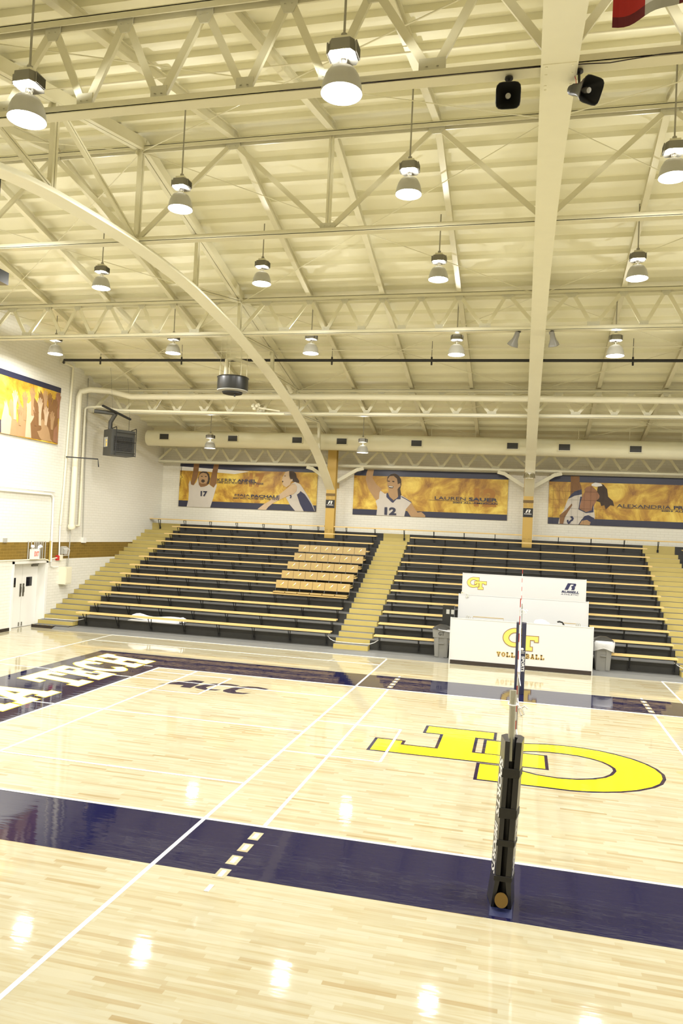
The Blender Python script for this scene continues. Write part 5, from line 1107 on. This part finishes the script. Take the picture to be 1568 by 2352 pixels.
def bracket_to(h, p, q, material='horn_black'):
    p = Vector(p); q = Vector(q); M = h.matrix_basis.inverted()
    m = MB(); m.tube([M@p, M@q], 0.014, 8); m.lathe([(0.035,-0.008),(0.035,0.0)], (0,0,0), 3); m.build('mounting_arm', material, h)
    m = MB(); V = [M@(q+Vector((0.045*math.cos(a),0.045*math.sin(a),0.0))) for a in [PI*k/5 for k in range(10)]]; V2 = [M@(q+Vector((0.045*math.cos(a),0.045*math.sin(a),-0.02))) for a in [PI*k/5 for k in range(10)]]
    m.mesh(V+V2, [tuple(range(10)), tuple(range(19,9,-1))]+[(k,10+k,10+(k+1)%10,(k+1)%10) for k in range(10)]); m.build('base_plate', material, h)
def aim(d): return Vector(d).to_track_quat('Z', 'Y').to_euler()
h = horn((-0.325,-5.40,8.47), aim((0.06,-1.0,-0.50)), 'black horn speaker left of the central arch on the nearest truss', 'horn_black'); h.matrix_basis; bracket_to(h, (-0.325,-5.32,8.54), (-0.325,-5.33,8.715))
h = horn((0.47,-5.42,8.45), aim((0.55,-0.75,-0.50)), 'black horn speaker right of the central arch on the nearest truss', 'horn_black'); bracket_to(h, (0.41,-5.33,8.53), (0.40,-5.33,8.72))
h = horn((-0.40,6.35,8.84), aim((-0.42,0.45,-1.0)), 'grey horn speaker left of the central arch, on the third truss', 'horn_grey', 0.12); bracket_to(h, (-0.36,6.33,8.94), (-0.28,6.33,9.10))
h = horn((0.58,6.35,8.83), aim((0.20,0.5,-1.0)), 'grey horn speaker right of the central arch, on the third truss', 'horn_grey', 0.12); bracket_to(h, (0.56,6.33,8.94), (0.54,6.33,9.10))
m = MB(); m.tube([(-2.9,-5.44,8.745),(-1.6,-5.45,8.73),(-0.9,-5.45,8.735),(-0.2,-5.45,8.73),(0.3,-5.45,8.72),(0.7,-5.45,8.70),(1.2,-5.45,8.74),(1.7,-5.44,8.745)], 0.006, 6); o = m.build('speaker_cable', 'wire', None, (0,-5.45,8.73)); tag(o, 'black speaker cable strung along the nearest truss', 'cable')
m = MB(); m.tube([(0.26,-5.3,8.80),(0.33,-5.35,8.72),(0.37,-5.38,8.60),(0.38,-5.35,8.52)], 0.004, 6); o = m.build('speaker_cable', 'red', None, (0.3,-5.35,8.7)); tag(o, 'thin red wire drooping to the right horn speaker', 'cable')
sp = thing('loudspeaker', 'black box loudspeaker cut by the left photo edge', 'loudspeaker', (-11.85,1.0,8.9))
m = MB(); m.box(-12.1,-11.60,0.9,1.25,8.98,9.26); m.build('cabinet', 'horn_black', sp); m = MB(); m.box(-12.08,-11.64,0.885,0.9,9.0,9.24); m.build('speaker_grille', 'black_matte', sp); m = MB(); m.tube([(-11.85,1.1,9.26),(-11.85,1.1,zr(1.1))],0.012,6); m.build('hanger_rod', 'black_steel', sp)
# flag
FY = -9.5
fo = thing('flag', 'red and white striped flag hanging down at the top right', 'flag', (1.3,FY-0.2,9.0))
fd = Vector((0.957,-0.29,0)); f0 = Vector((0.352, FY, 6.405))
NS, SWD = 9, 0.163
mR = MB(); 
def fpt(u, v):
    w = 0.035*math.sin(u*9.0+1.0)*(1-0.5*v)+0.02*math.sin(u*23+v*3)
    p = f0+fd*u+Vector((0.29,0.957,0))*w; return (p.x, p.y, p.z+v*2.55)
nu = 54
for k in range(nu):
    u0, u1 = NS*SWD*k/nu, NS*SWD*(k+1)/nu; s = int((u0+1e-4)/SWD)
    for j in range(12):
        v0 = [0,0.022][j > 0] if j < 2 else (j-1)/11; v1 = 0.022 if j == 0 else j/11
        mi = (0 if s % 2 == 0 else 1)
        if j == 0: mi = 2 if s % 2 == 0 else 3
        mR.face([fpt(u0,v0), fpt(u1,v0), fpt(u1,v1), fpt(u0,v1)], mi, True)
mR.build('cloth', ['flag_red', 'flag_white', 'flag_dark', 'grey_pale'], fo)
m = MB(); a = f0+fd*(-0.05); b = f0+fd*(NS*SWD+0.05); m.tube([(a.x,a.y,a.z+2.57),(b.x,b.y,b.z+2.57)], 0.015, 8); m.build('flag_rod', 'pole_metal', fo)
m = MB(); 
for q in (a, b): m.tube([(q.x,q.y,q.z+2.57),(q.x,q.y,zr(q.y)+0.2)], 0.005, 6)
m.build('suspension_wire', 'black_steel', fo)
bpy.context.view_layer.update()
